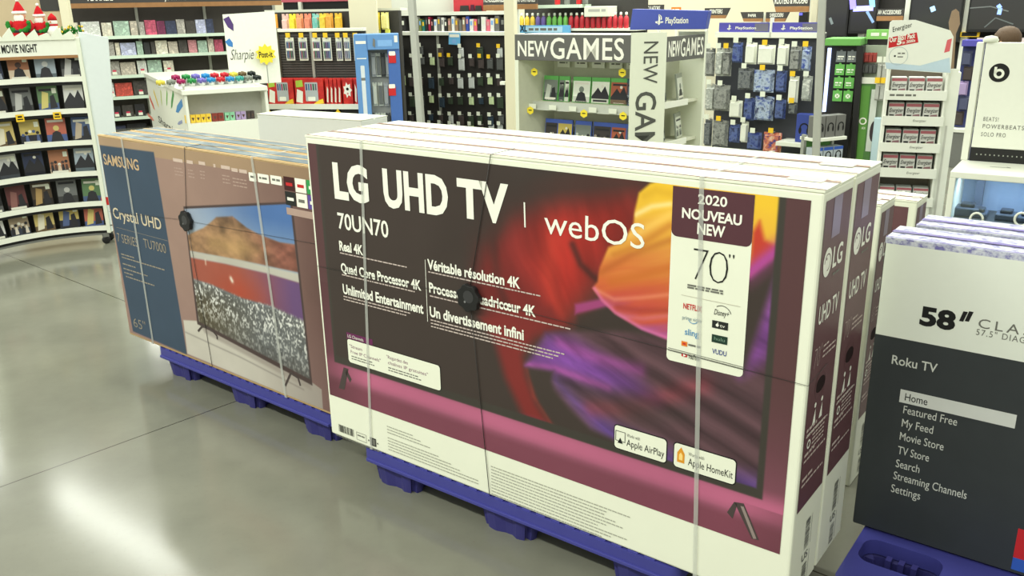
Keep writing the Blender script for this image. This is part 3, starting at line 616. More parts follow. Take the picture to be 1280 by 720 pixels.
# ------------------------------------------------------------------ mountain-lake cartons
SW, SH, SD = 1.615, 0.9828, 0.150
SZ, SYAW = 0.1394, -0.6767
SO = Vector((-1.9081, 4.0807, SZ)); SF = Face((SO.x, SO.y, 0), SYAW)
def S_(px, py): return SF.uv(px, py)
def SP(pts): return [S_(*p) for p in pts]
def lake_paint(U, V):
    nz = fbm(U * 6, V * 6, 5); fine = fbm(U * 60, V * 60, 9, 3); speck = .6 * vnoise(U * 170, V * 120, 77) + .4 * vnoise(U * 70, V * 60, 78)
    C = np.zeros(U.shape + (3,)); C[:] = (156, 128, 116)
    x = np.clip((U - .55) / 1.0, 0, 1); C = mixc(C, (98, 72, 68), x ** 2.2); C = mixc(C, (140, 112, 108), np.clip((.62 - V) / .4, 0, 1) * .5)
    C = mixc(C, (176, 150, 112), (V > SZ + SH - .055) * .6)
    C = mixc(C, (60, 76, 94), pmask(SP([(123, 181), (192.5, 190), (234, 443), (166.5, 414)]), U, V, .003))
    tb = pmask(SP([(229.5, 400), (246, 401), (256, 408), (275, 420), (390, 478), (402, 487), (404, 516), (340, 486), (234.5, 442)]), U, V, .004)
    C = mixc(C, (198, 192, 180), tb); C = mixc(C, (156, 146, 138), tb * np.clip((U - 1.0) / .5, 0, 1))
    C = mixc(C, (120, 112, 108), tb * lmask(SP([(232, 415), (300, 446), (380, 487)]), U, V, .004) * .5)
    C = mixc(C, (150, 140, 132), tb * pmask(SP([(250, 404), (390, 478), (390, 488), (256, 416)]), U, V, .01) * .7)
    bz = SP([(229.5, 258), (365.5, 252), (391, 482), (247, 405)]); C = mixc(C, (74, 60, 58), pmask(bz, U, V, .003))
    scr = pmask(SP([(231, 261), (363, 255), (388, 474), (249, 402)]), U, V, .003)
    S = np.zeros_like(C); sky = np.clip((U - .62) / .75, 0, 1)
    S[:] = (164, 172, 186); S = mixc(S, (78, 112, 166), np.clip(sky * 1.25, 0, 1)); S = mixc(S, (176, 190, 200), np.clip((.90 - V) / .16, 0, 1) * .6)
    mt = pmask(SP([(230, 296), (240, 291), (254, 285), (262, 279), (270.7, 271.5), (283, 271), (291, 270.5), (308.7, 284.7), (322, 292), (334, 297), (349.5, 303), (369, 306), (373, 340), (334, 332), (230, 312)]), U, V, .006)
    S = mixc(S, (150, 116, 86), mt); S = mixc(S, (112, 82, 74), mt * np.clip((V - .84) / .07, 0, 1)); S = mixc(S, (122, 78, 66), mt * np.clip((U - 1.05) / .25, 0, 1))
    S = S * (1 + (mt * ((fbm(U * 34, V * 8, 14) - .47) * .9 * np.clip((V - .8) / .1, 0, 1) + (fbm(U * 14, V * 26, 15) - .47) * .9))[..., None])
    S = mixc(S, (196, 158, 104), mt * pmask(SP([(262, 296), (300, 298), (325, 314), (300, 322), (262, 310)]), U, V, .05) * .6)
    S = mixc(S, (186, 182, 170), pmask(SP([(232, 313), (300, 325), (334, 333), (374, 342), (375, 354), (334, 342), (283, 330), (234, 321)]), U, V, .006))
    wt = pmask(SP([(234, 321), (283, 330), (334, 342), (375, 354), (383, 405), (340, 383), (303, 373), (264, 356), (236, 347)]), U, V, .006)
    S = mixc(S, (160, 86, 70), wt); S = mixc(S, (104, 76, 118), wt * np.clip((U - 1.0) / .35, 0, 1)); S = mixc(S, (172, 76, 56), wt * np.clip(1 - np.abs(U - 1.0) / .25, 0, 1) * np.clip((.66 - V) / .1, 0, 1))
    S = mixc(S, (226, 214, 196), lmask([S_(289, 348), S_(290.5, 351)], U, V, .010) + .6 * lmask([S_(257, 325), S_(257.5, 330)], U, V, .006))
    gr = pmask(SP([(230, 345), (264, 356), (303, 373), (340, 383), (384, 403), (395, 490), (240, 420)]), U, V, .012)
    S = mixc(S, (104, 106, 106), gr); S = mixc(S, (84, 76, 58), gr * np.clip((1.12 - U) / .4, 0, 1) * np.clip((.56 - V) / .12, 0, 1)); S = mixc(S, (74, 70, 66), gr * np.clip((.36 - V) / .1, 0, 1) * .7)
    S = mixc(S, (222, 222, 216), gr * np.clip((speck - .50) * 5, 0, 1) * np.clip((V - .26) / .2 + (U - 1.0) * .5, .2, 1.0)); S = mixc(S, (66, 62, 58), gr * np.clip((.35 - speck) * 3, 0, 1) * .6)
    C = C * (1 - scr[..., None]) + S * scr[..., None]
    return s2l(C * (.95 + .1 * nz[..., None]))
def lake_marks(mb, rng):
    d1, d2 = .0018, .0024; G = mat('warm_kraft_ink', (196, 168, 132), .5, .2); pw = mat('pale_pink_ink', (206, 184, 170), .5, .2)
    def T(t, bl, br, tl, m, bold=0.0, d=d2): a = S_(*bl); b = S_(*br); c = S_(*tl); mb.text(t, a[0], a[1], m, abs(c[1] - a[1]), b[0], d, bold)
    T('SAMSUNG', (131, 205), (174.5, 211), (130, 192.5), G, .02); T('Crystal UHD', (142.8, 272), (202.8, 285.8), (141, 259), mat('pale_gold_ink', (206, 192, 164)), .012)
    T('7 SERIES', (148, 301.5), (173, 307), (147, 291), mat('dull_gold_ink', (150, 140, 124)), 0); T('TU7000', (181, 309), (208.6, 316), (180, 298), mat('dull_gold_ink', (150, 140, 124)), 0)
    T('65"', (168.3, 408), (183.3, 413), (166.8, 396.7), mat('dull_gold_ink', (150, 140, 124)), -.01)
    mb.line([S_(146, 284), S_(210, 301)], .0015, d1, mat('dull_gold_ink', (150, 140, 124)))
    for p, q in (((152, 318), (168, 322)), ((153, 322), (206, 337)), ((154, 330), (170, 335)), ((155, 336), (186, 345)), ((156, 341), (168, 346)), ((158, 346), (194, 356))):
        a = S_(*p); b = S_(*q); mb.words(a[0], b[0], a[1], .006, d1, mat('dull_gold_ink', (150, 140, 124)), rng)
    for x0, x1, y in ((217, 229, 201.5), (234, 243, 204), (249, 257, 205.5), (267.5, 270, 209), (277, 288, 210.5), (290, 309, 214)):
        a = S_(x0, y); b = S_(x1, y); mb.words(a[0], b[0], a[1], .014, d1, pw, rng)
        for k in range(3): mb.words(a[0], b[0] - .01, a[1] - .03 - .014 * k, .005, d1, mat('pinkish_fine_ink', (176, 150, 138)), rng)
    for x0, x1 in ((311, 320), (322, 336), (338, 352)):
        a = S_(x0, 215 + (x0 - 311) * .13); b = S_(x1, 215 + (x1 - 311) * .13); mb.rrect(a[0], a[1] - .034, b[0], a[1], .004, d1, INKW); mb.words(a[0] + .01, b[0] - .01, a[1] - .02, .008, d2, INKG, rng)
    cols = [(mat('dark_red_tile', (66, 28, 28)), INKW, RED), (mat('black_tile', (36, 38, 36)), INKW, GREY)]
    a = S_(354.5, 220); sx = .066; sy = .056
    tiles = [[mat('dark_red_tile', (66, 28, 28)), INKW, mat('bright_green_tile', (50, 150, 80))], [mat('black_tile', (36, 38, 36)), INKW, mat('violet_tile', (92, 74, 150))]]
    for r in range(2):
        for k in range(3):
            u = a[0] + k * sx; v = a[1] - r * sy; mb.rect(u, v - sy + .004, u + sx - .004, v, d1, tiles[r][k])
            mb.words(u + .012, u + sx - .016, v - sy * .6, .012, d2, (RED, RED, INKW)[k] if r == 0 else (INKW, INKG, INKW)[k], rng)
    mb.rect(a[0], a[1] - .145, a[0] + .20, a[1] - .118, d1, mat('pinkish_fine_ink', (176, 150, 138)))
    fk = mat('dark_foot_print', (60, 54, 52))
    mb.line(SP([(248, 414), (253, 408), (259, 408), (266, 413), (272, 420), (272, 424)]), .010, d2, fk); mb.line(SP([(357, 482), (364, 466), (366, 465)]), .010, d2, fk); mb.line(SP([(364, 466), (373, 472), (376, 482)]), .010, d2, fk)
def lake_box(label, loc, rz, seed):
    rng = random.Random(seed); t = thing('television_carton', label, 'box', loc, rz)
    carton_body(SW, SH, SD, KRAFT).build('carton', t, .004)
    m = MB(); top_flaps(m, SW, SH, SD, mat('bright_kraft', (206, 178, 134), .75, .15, var=.08), mat('rubbed_kraft_edge', (222, 192, 140), .8, .1, var=.15, scale=40), rng)
    tb = cover_mat('slate_top_print', (88, 102, 112), (104, 118, 124), (142, 150, 148), 7, .5)
    m.frame((0, 0, SH), (1, 0, 0), (0, 1, 0))
    m.rect(.02, .014, SW - .02, SD * .455, .0075, tb); m.rect(.02, SD * .545, SW - .02, SD - .014, .0075, tb); m.build('top_flaps', t)
    m = MB().frame((0, 0, -SZ), (1, 0, 0), (0, 0, 1)); m.art(.008, SZ + .012, SW - .008, SZ + SH - .004, 420, 250, .0012, art_mat('matte_litho_print', .5, .25), lake_paint); lake_marks(m, rng); m.build('front_print', t)
    for a, b in ((S_(153.5, 178)[0], S_(192, 427)[0]), (S_(315.5, 196)[0], S_(357, 486)[0])):
        m = MB(); strap(m, a, b, SW, SH, SD, STRAP, .016); m.build('strap', t)
    return t
first_lake = lake_box('brown and blue 65 inch television carton with mountain lake picture, facing front', SO, SYAW, 5)
lb2 = dup(first_lake, SO - SF.n * (SD + .010) - SF.e * .004, SYAW, 'brown 65 inch television carton hidden behind the mountain lake carton, slate top showing')
z = SZ; c = S_(235.5, 275.5); tp = S_(232, 188); bt = S_(266, 455)
security_tag('black security disc cabled round the mountain lake carton', SF, SZ, (SW, SH), (c[0], c[1] - z), (tp[0], SH + .007), (bt[0], .006), (0.0, S_(128, 262)[1] - z), (SW, S_(380, 300)[1] - z), SD)

# plain white carton standing between the stacks
P = at_y(321, 143, 5.0); Q = at_y(456, 152, 5.0); f = Face((P.x, P.y, 0), math.radians(-31)); wu = f.u(470, 152) - .10
t = thing('white_carton', 'tall plain white carton behind the mountain lake cartons', 'box', f.o, f.yaw)
MB().box(0, wu, 0, .22, 0, P.z, mat('cool_white_carton', (216, 220, 214), .6, .25, var=.02)).build('carton', t, .006)
m = MB(); m.frame((0, 0, P.z), (1, 0, 0), (0, 1, 0)); m.prism([(0, -.002), (wu, -.002), (wu, .105), (0, .105)], 0, .004, WHITE); m.prism([(0, .115), (wu, .115), (wu, .222), (0, .222)], 0, .004, WHITE); m.line([(0, .004), (wu, .004)], .008, .0045, mat('pink_tape', (222, 190, 200), .5, .2)); m.build('top_flaps', t)

# smaller maroon-ended cartons seen past the right end of the stack
for (px, py, zt, lab, sd) in ((1120, 245, 1.03, 'smaller white television carton with maroon end, tucked right behind the big carton stack', 11),
                              (1160, 243, .90, 'small white television carton at the back, in front of the battery display foot', 12)):
    W2, H2, D2 = 1.2, zt - .005, .17; cr_ = at_z(px, py, zt)
    if sd == 12: W2 = .55
    loc = cr_ - LE * W2 + LN * D2; loc.z = 0.0
    t = lg_box(lab, loc, LYAW, False, W2, H2, D2, '65"' if sd == 11 else '55"', sd)

# ------------------------------------------------------------------ streaming television cartons at the right
RW, RH, RD = 1.42, 0.897, 0.15
RZ, RYAW = 0.14, math.radians(-37)
RO = Vector((1.028, 2.317, RZ)); RF = Face((RO.x, RO.y, 0), RYAW)
def R_(px, py): return RF.uv(px, py)
DARKPR = mat('charcoal_print_streaked', (52, 56, 58), .45, .35, var=.12, scale=14)
METAL = cover_mat('blue_silver_foil', (120, 116, 176), (196, 198, 214), (226, 228, 232), 40, .3)
def roku_marks(m, rng):
    d1, d2 = .0012, .002
    vb = R_(1097.5, 417.5)[1]; m.rect(.003, RZ + .004, RW - .003, vb, d1, DARKPR); m.rect(.003, vb, RW - .003, RZ + RH - .012, d1, mat('grey_white_print', (232, 236, 224), .5, .3, var=.02)); m.rect(.0, RZ + RH - .012, RW, RZ + RH, d1, METAL)
    def T(t, bl, br, tl, mt, bold=0.0, space=1.0): a = R_(*bl); b = R_(*br); c = R_(*tl); m.text(t, a[0], a[1], mt, abs(c[1] - a[1]), b[0], d2, bold, space)
    T('58', (1149, 404.5), (1193, 413.5), (1152.5, 383.5), INKK, .045)
    for x in (1199, 1206): a = R_(x, 401); m.poly([(a[0], a[1]), (a[0] + .010, a[1]), (a[0] + .018, a[1] + .029), (a[0] + .007, a[1] + .029)], d2, INKK)
    T('CLASS', (1222.5, 409), (1304, 424), (1222.5, 397.5), INKG, 0, 1.35); T('57.5" DIAGONAL', (1220, 418), (1318, 437), (1220, 410.5), INKG, 0, 1.2)
    T('Roku TV', (1114.6, 454), (1171, 466), (1113.7, 443), mat('soft_white_ink', (206, 208, 200)), .012)
    a = R_(1124, 502); b = R_(1271, 521); vt = R_(1125.8, 486)[1]; m.rect(a[0], a[1], b[0], vt, d1 + .0004, mat('pale_menu_bar', (212, 214, 208)))
    sw = mat('soft_white_ink', (206, 208, 200))
    T('Home', (1131, 500), (1159, 506.5), (1131.5, 491), INKK, .004)
    for t, bl, br in (('Featured Free', (1129, 516), (1196, 532.5)), ('My Feed', (1127, 532.5), (1166, 542)), ('Movie Store', (1124.5, 549), (1179, 563.7)), ('TV Store', (1122, 566.5), (1161, 576)),
                      ('Search', (1119.6, 583), (1149, 591)), ('Streaming Channels', (1116.7, 598), (1208, 623)), ('Settings', (1113.7, 614), (1150, 624))):
        T(t, bl, br, (bl[0] + 1, bl[1] - 9.5), sw, .002)
    a = R_(1273, 660); m.rect(a[0], R_(1273, 698)[1], a[0] + .2, a[1], d1 + .0004, RED); m.rect(a[0], R_(1268, 712)[1], a[0] + .2, R_(1273, 698)[1], d1 + .0004, mat('bright_blue_print', (50, 90, 180)))
def roku_box(label, loc, seed):
    rng = random.Random(seed); t = thing('television_carton', label, 'box', loc, RYAW)
    carton_body(RW, RH, RD, mat('charcoal_carton', (56, 58, 56), .6, .25, var=.1)).build('carton', t, .005)
    m = MB(); top_flaps(m, RW, RH, RD, METAL, mat('violet_foil_edge', (92, 70, 160), .35, .4, var=.2, scale=60), rng); m.build('top_flaps', t)
    m = MB().frame((0, 0, -RZ), (1, 0, 0), (0, 0, 1)); roku_marks(m, rng); m.build('front_print', t)
    return t
rb = roku_box('white over charcoal 58 inch television carton with menu list, at right edge', RO, 21)
dup(rb, RO - RF.n * (RD + .035) + RF.e * .035, RYAW, 'second blue-foil-topped television carton, behind the 58 inch carton')

# ------------------------------------------------------------------ nestable blue pallets
def pallet(label, loc, rz, W, D, H, nx, ny, y0=.085):
    t = thing('plastic_pallet', label, 'pallet', loc, rz)
    fw, fd = .235, .15
    xs = [.13 + (W - .26) * k / (nx - 1) for k in range(nx)]; ys = [y0 + (D - .085 - y0) * k / (ny - 1) for k in range(ny)]
    # deck with an open socket over every foot
    c = bpy.data.curves.new('deck', 'CURVE'); c.dimensions = '2D'; c.fill_mode = 'BOTH'; c.extrude = .0
    def ring_(cx, cy, w_, d_, r):
        sp_ = c.splines.new('POLY'); pts = []
        for qx, qy, a in ((cx + w_ / 2 - r, cy - d_ / 2 + r, -PI / 2), (cx + w_ / 2 - r, cy + d_ / 2 - r, 0), (cx - w_ / 2 + r, cy + d_ / 2 - r, PI / 2), (cx - w_ / 2 + r, cy - d_ / 2 + r, PI)):
            for k in range(5): pts.append((qx + r * math.cos(a + PI / 2 * k / 4), qy + r * math.sin(a + PI / 2 * k / 4), 0, 1))
        sp_.points.add(len(pts) - 1)
        for i, p in enumerate(pts): sp_.points[i].co = p
        sp_.use_cyclic_u = True
    ring_(W / 2, D / 2, W, D, .03)
    for x in xs:
        for y in ys: ring_(x, y, fw - .02, fd - .02, .04)
    c.extrude = .024
    oc = bpy.data.objects.new('deck', c); COL.objects.link(oc); me = bpy.data.meshes.new_from_object(oc); bpy.data.objects.remove(oc)
    me.materials.clear(); me.materials.append(BLUEP); d = bpy.data.objects.new('deck', me); COL.objects.link(d); d.parent = t; d.location = (0, 0, H - .024)
    # raised lip and anti-slip blocks along the long edges
    m = MB()
    for y in (.0, D): m.box(.02, W - .02, y - .006, y + .006, H - .048, H - .036, BLUEP)
    k = .06
    while k < W - .08:
        m.box(k, k + .035, .004, .022, H - .002, H + .005, BLUEP); k += .055
    m.build('edge_ribs', t, .002)
    for x in xs:
        for y in ys:
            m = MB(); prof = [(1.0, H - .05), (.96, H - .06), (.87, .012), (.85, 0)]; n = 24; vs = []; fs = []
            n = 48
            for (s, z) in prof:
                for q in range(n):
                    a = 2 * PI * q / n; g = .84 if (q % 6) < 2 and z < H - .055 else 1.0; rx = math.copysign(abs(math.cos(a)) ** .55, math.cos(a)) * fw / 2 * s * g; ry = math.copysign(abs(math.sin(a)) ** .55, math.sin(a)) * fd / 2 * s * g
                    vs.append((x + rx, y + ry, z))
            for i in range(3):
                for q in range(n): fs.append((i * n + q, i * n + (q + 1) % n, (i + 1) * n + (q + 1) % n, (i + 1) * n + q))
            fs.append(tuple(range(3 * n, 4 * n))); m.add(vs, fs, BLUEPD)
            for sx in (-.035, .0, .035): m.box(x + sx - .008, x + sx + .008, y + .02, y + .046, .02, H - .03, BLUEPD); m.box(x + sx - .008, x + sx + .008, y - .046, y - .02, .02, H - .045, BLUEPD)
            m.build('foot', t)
    return t
pallet('blue plastic pallet under the white swirl-picture television cartons', LO + LE * .17 + LN * .004 - Vector((0, 0, LZ)), LYAW, 1.27, .62, LZ - .006, 3, 2)
pallet('blue plastic pallet under the brown mountain lake cartons', SO + SF.e * .26 + SF.n * .004 - Vector((0, 0, SZ)), SYAW, 1.27, .62, SZ - .006, 3, 2)
pr_ = at_z(1078, 662, RZ); du = (pr_ - RO).dot(RF.e)
pallet('blue plastic pallet with open sockets under the 58 inch cartons, bottom right', RO + RF.e * .035 + RF.n * .30 - Vector((0, 0, RZ)), RYAW, 1.3, .82, RZ - .006, 3, 3, .195)

# ================================================================== MOVIE RACK (concave, on castors)
def movie_rack():
    right = at_z(137, 305, 0); yaw = math.radians(40); Rl, al = .80, math.radians(33)
    half = Rl * math.sin(al); e = Vector((math.cos(yaw), math.sin(yaw), 0))
    org = right - e * half; org.z = 0
    t = thing('movie_rack', 'curved white rack of movie cases on castors, far left', 'rack', org, yaw)
    def arc(th, r): return (r * math.sin(th), -Rl * math.cos(al) + r * math.cos(th))
    def band(m, r0, r1, z0, z1, mt, n=20, a0=-al, a1=al):
        vs = []; fs = []
        for k in range(n + 1):
            th = a0 + (a1 - a0) * k / n; A = arc(th, r0); B = arc(th, r1)
            vs += [(A[0], A[1], z0), (B[0], B[1], z0), (B[0], B[1], z1), (A[0], A[1], z1)]
        for k in range(n):
            b = 4 * k; c = b + 4
            for q in range(4): fs.append((b + q, b + (q + 1) % 4, c + (q + 1) % 4, c + q))
        fs += [(0, 3, 2, 1), (4 * n, 4 * n + 1, 4 * n + 2, 4 * n + 3)]
        m.add(vs, fs, mt)
    F = face_px(110, 95, right.y, 5)
    zt = at_y(100, 49, right.y).z
    zs = [at_y(112, y, right.y - .05).z for y in (100, 140, 180, 219, 257, 288)]; zs[5] = max(zs[5], .10)
    m = MB(); band(m, Rl + .15, Rl + .17, zs[5] - .05, zt, DARK); m.build('back_panel', t)
    m = MB(); band(m, Rl - .005, Rl + .16, zt - .005, zt + .012, WHITE); m.build('top_board', t)
    m = MB(); band(m, Rl - .01, Rl + .005, zt - .105, zt, WPLAST); band(m, Rl - .011, Rl + .004, zt - .125, zt - .105, WOOD)
    m.fn = lambda u, v, d: (*arc(u / Rl, Rl - .0125 - d), v); m.text('HAVE A MOVIE NIGHT', -.150, zt - .078, INKK, .052, .205, 0, .02); m.fn = None; m.build('header_board', t)
    shelves = []
    for i, z in enumerate(zs):
        m = MB(); band(m, Rl + .004, Rl + .15, z - .012, z, WHITE); band(m, Rl - .006, Rl + .006, z - .012, z + .024, WPLAST)
        band(m, Rl + .01, Rl + .014, z - .034, z - .012, BLACK); shelves.append(m.build('shelf', t))
    m = MB(); band(m, Rl + .01, Rl + .15, zs[5] - .05, zs[5] - .035, GREY); m.build('base', t)
    for sgn in (-1, 1):
        A = arc(sgn * al, Rl - .01); B = arc(sgn * al, Rl + .17); n = Vector((math.cos(al), -sgn * math.sin(al) * 1, 0)) * .012 * sgn
        m = MB(); nx, ny = math.cos(sgn * al) * .025 * sgn, -math.sin(sgn * al) * .025 * sgn
        m.add([(A[0], A[1], .09), (B[0], B[1], .09), (B[0] + nx, B[1] + ny, .09), (A[0] + nx, A[1] + ny, .09), (A[0], A[1], zt + .01), (B[0], B[1], zt + .01), (B[0] + nx, B[1] + ny, zt + .01), (A[0] + nx, A[1] + ny, zt + .01)],
              [(0, 3, 2, 1), (4, 5, 6, 7), (0, 1, 5, 4), (1, 2, 6, 5), (2, 3, 7, 6), (3, 0, 4, 7)], WHITE)
        m.build('side_panel', t)
        for r in (Rl + .02, Rl + .13):
            c = arc(sgn * (al - .03), r); m = MB(); m.M = Matrix.Translation((c[0], c[1], .030)) @ Matrix.Rotation(PI / 2, 4, 'X')
            m.lathe([(.010, -.014), (.027, -.012), (.030, -.006), (.030, .006), (.027, .012), (.010, .014)], BLACK, 16); m.plain(); m.box(c[0] - .02, c[0] + .02, c[1] - .02, c[1] + .02, .055, zs[5] - .034, GREY); m.box(c[0] - .006, c[0] + .006, c[1] + .015, c[1] + .02, .030, .06, GREY); m.build('castor', t)
    # wide poster wing fixed to the right end, and snow-edge card along the top
    wf = Face(right + Vector((0, 0, 0)), math.radians(4)); inv = t_local(org, yaw)
    m = MB(); pts = [(wf.uv(*p)[0], max(.10, wf.uv(*p)[1])) for p in ((141, 305), (97, 40), (134, 47), (142, 150), (160, 305))]
    m.M = inv @ Matrix(((wf.e.x, 0, wf.n.x, wf.o.x), (wf.e.y, 0, wf.n.y, wf.o.y), (0, 1, 0, 0), (0, 0, 0, 1)))
    m.prism(pts, -.02, -.005, mat('poster_pale_blue_white', (218, 226, 224), .5, .3, var=.03))
    a = wf.uv(126, 250); m.rrect(a[0], a[1] - .04, a[0] + .07, a[1] + .02, .01, -.004, RED); m.rect(a[0] - .03, a[1] - .2, a[0] + .10, a[1] - .19, -.004, INKG); m.build('poster_wing', t)
    m = MB(); n = 12; prev = None
    for k in range(n):
        a0 = -al + 2 * al * k / n; a1 = -al + 2 * al * (k + 1) / n; A = arc(a0, Rl - .02); B = arc(a1, Rl - .02); h = (.055, .03, .07, .04)[k % 4]
        Mx, My = arc((a0 + a1) / 2 + .02, Rl - .02)
        for off in (0, .004):
            pass
        m.add([(A[0], A[1], zt), (B[0], B[1], zt), (B[0], B[1], zt + .02), (Mx, My, zt + .02 + h), (A[0], A[1], zt + .03)] + [(x * 1.006, y + .006, z) for x, y, z in [(A[0], A[1], zt), (B[0], B[1], zt), (B[0], B[1], zt + .02), (Mx, My, zt + .02 + h), (A[0], A[1], zt + .03)]],
              [(0, 1, 2, 3, 4), (9, 8, 7, 6, 5), (0, 5, 6, 1), (1, 6, 7, 2), (2, 7, 8, 3), (3, 8, 9, 4), (4, 9, 5, 0)], WHITE)
    m.build('snow_trim', t)
    # cases: one thing each
    cols = [('yellow and cream', (226, 196, 90), (236, 226, 190), (120, 90, 50)), ('blue and tan', (60, 90, 150), (200, 176, 140), (40, 46, 60)), ('dark blue', (36, 50, 90), (150, 160, 180), (20, 24, 40)), ('black and white', (30, 30, 32), (200, 200, 196), (90, 90, 90)),
            ('grey', (110, 114, 112), (190, 190, 184), (60, 60, 60)), ('sandy', (176, 150, 110), (228, 214, 190), (50, 60, 80)), ('multicoloured', (220, 90, 60), (240, 210, 90), (60, 90, 170)), ('pale grey', (200, 200, 194), (120, 124, 130), (60, 66, 76)),
            ('pale blue', (160, 180, 196), (226, 230, 226), (90, 110, 120)), ('brown and gold', (90, 66, 40), (196, 150, 70), (40, 32, 26)), ('white and grey', (226, 226, 220), (120, 120, 120), (40, 40, 44)), ('yellow and blue', (220, 190, 70), (70, 96, 160), (30, 36, 60)),
            ('red and white', (190, 44, 42), (230, 226, 216), (90, 96, 120)), ('orange and brown', (196, 110, 60), (90, 60, 50), (230, 200, 160)), ('maroon', (116, 44, 44), (160, 90, 80), (60, 24, 24)), ('green and yellow', (90, 140, 80), (230, 210, 90), (60, 90, 150))]
    lev = ['top', 'second', 'third', 'fourth', 'fifth', 'lowest']; q = 0; pos = ['rightmost', 'second from right', 'third from right', 'fourth from right', 'fifth from right']
    for i, z in enumerate(zs):
        for k in range(5):
            th = al - .095 - k * .195 - (.02 if i % 2 else 0); r = Rl + .045
            A = arc(th, r); nm, c1, c2, c3 = cols[(i * 7 + k * 5 + 3) % len(cols)]
            wx = Vector((A[0], A[1], z)); wx = Vector((org.x + math.cos(yaw) * A[0] - math.sin(yaw) * A[1], org.y + math.sin(yaw) * A[0] + math.cos(yaw) * A[1], z + .003))
            d = None; d = thing('movie_case', f'{nm} movie case, {pos[k]} on the {lev[i]} shelf of the curved rack', 'movie case', wx, yaw - th, 'movie cases on the curved rack')
            tl = Matrix.Rotation(-.16, 4, 'X')
            m = MB(); m.M = tl; m.box(-.068, .068, 0, .015, .001, .185, BLACK); m.build('case', d)
            m = MB(); cc = [tuple(int(.62 * v + .38 * sum(c) / 3 * .85) for v in c) for c in (c1, c2, c3)]; poster(m, .065, .178, cc, random.Random(i * 9 + k)); m.v = [tuple(tl @ Vector((x, y, z + .004))) for x, y, z in m.v]; cv = m.build('cover', d)
            m = MB(); m.M = tl
            if (i + k) % 2 == 0: m.box(.030, .058, -.0022, -.0012, .130, .166, WHITE); m.build('price_sticker', cv)
            q += 1
    # yellow shelf tags
    for th, z, w_ in ((.02, zs[1], 'left'), (.32, zs[1], 'right')):
        A = arc(th, Rl - .012); m = MB(); m.frame((A[0], A[1], z - .045), (math.cos(-th), math.sin(-th), 0), (0, 0, 1)); m.prism([(-.026, 0), (.026, 0), (.026, .05), (-.026, .05)], 0, .002, YEL); m.rect(-.018, .012, .018, .02, .0025, INKK); m.rect(-.014, .028, .014, .04, .0025, INKK); m.build('shelf_tag', shelves[1])
    return t, org, yaw, arc, Rl, zt
def t_local(org, yaw):
    return (Matrix.Translation(org) @ Matrix.Rotation(yaw, 4, 'Z')).inverted()
rack, RKO, RKY, rk_arc, RKL, RKZ = movie_rack()
def rk_world(th, r, z):
    A = rk_arc(th, r); return Vector((RKO.x + math.cos(RKY) * A[0] - math.sin(RKY) * A[1], RKO.y + math.sin(RKY) * A[0] + math.cos(RKY) * A[1], z))

# plush figures on the rack's top board
CRED = mat('plush_red', (186, 34, 40), .9, .1, var=.12, scale=80); CWH = mat('plush_white', (236, 234, 226), .9, .1, var=.05); SKIN = mat('plush_skin', (226, 170, 140), .8, .15); GRN = mat('plush_green', (46, 120, 50), .9, .1, var=.25, scale=60)
def santa(label, loc, s, wreath):
    t = thing('plush_doll', label, 'plush toy', loc, .15, None)
    MB().lathe([(.001, 0), (.045 * s, .002), (.058 * s, .03 * s), (.05 * s, .085 * s), (.03 * s, .115 * s), (.001, .12 * s)], CRED, 16).build('body', t)
    MB().lathe([(.0585 * s, .036 * s), (.061 * s, .04 * s), (.061 * s, .05 * s), (.0565 * s, .054 * s)], BLACK, 16).build('belt', t)
    MB().ball((0, 0, .14 * s), .034 * s, SKIN).build('head', t)
    m = MB(); m.ball((0, -.020 * s, .120 * s), .030 * s, CWH, rz=.036 * s, ry=.016 * s); m.build('beard', t)
    m = MB(); m.lathe([(.037 * s, .15 * s), (.034 * s, .165 * s), (.018 * s, .20 * s), (.004 * s, .225 * s)], CRED, 14); m.lathe([(.036 * s, .146 * s), (.042 * s, .150 * s), (.042 * s, .160 * s), (.034 * s, .164 * s)], CWH, 14); m.ball((0, 0, .228 * s), .011 * s, CWH, 10); m.build('hat', t)
    for sx in (-1, 1): MB().tube([(sx * .045 * s, 0, .10 * s), (sx * .066 * s, -.01 * s, .07 * s), (sx * .058 * s, -.03 * s, .045 * s)], [.017 * s, .015 * s, .013 * s], CRED, 10).build('arm', t)
    if wreath:
        m = MB(); rng = random.Random(3)
        for k in [q for q in range(26) if math.sin(2 * PI * q / 26) < .35]:
            a = 2 * PI * k / 26; c = (.062 * s * math.cos(a), -.045 * s, .085 * s + .04 * s * math.sin(a)); m.ball(c, .014 * s * rng.uniform(.7, 1.2), GRN, 7)
        m.build('wreath', t)
santa('large white-bearded plush doll in red suit, leftmost on top of the movie rack', rk_world(.17, RKL + .085, RKZ + .012), 1.12, True)
santa('smaller white-bearded plush doll in red suit between large doll and snowman', rk_world(.305, RKL + .09, RKZ + .012), .98, True)
t = thing('snowman_plush', 'white snowman plush with red cap on top of the movie rack', 'plush toy', rk_world(.40, RKL + .055, RKZ + .012), 0)
MB().ball((0, 0, .045), .045, CWH).build('body', t); MB().ball((0, 0, .108), .030, CWH).build('head', t)
MB().lathe([(.031, .118), (.026, .140), (.004, .165)], CRED, 12).build('cap', t); MB().lathe([(.024, .079), (.031, .082), (.031, .090), (.024, .093)], CRED, 12).build('scarf', t); MB().tube([(0, -.028, .108), (0, -.05, .106)], [.005, .001], ORANGE, 8).build('nose', t)
t = thing('tinsel_garland', 'green tinsel garland with gold baubles, right end of rack top', 'garland', rk_world(.49, RKL + .10, RKZ + .012), .6)
rng = random.Random(9); m = MB(); g = MB(); gold = mat('gold_bauble', (214, 176, 60), .25, .5, metal=.7)
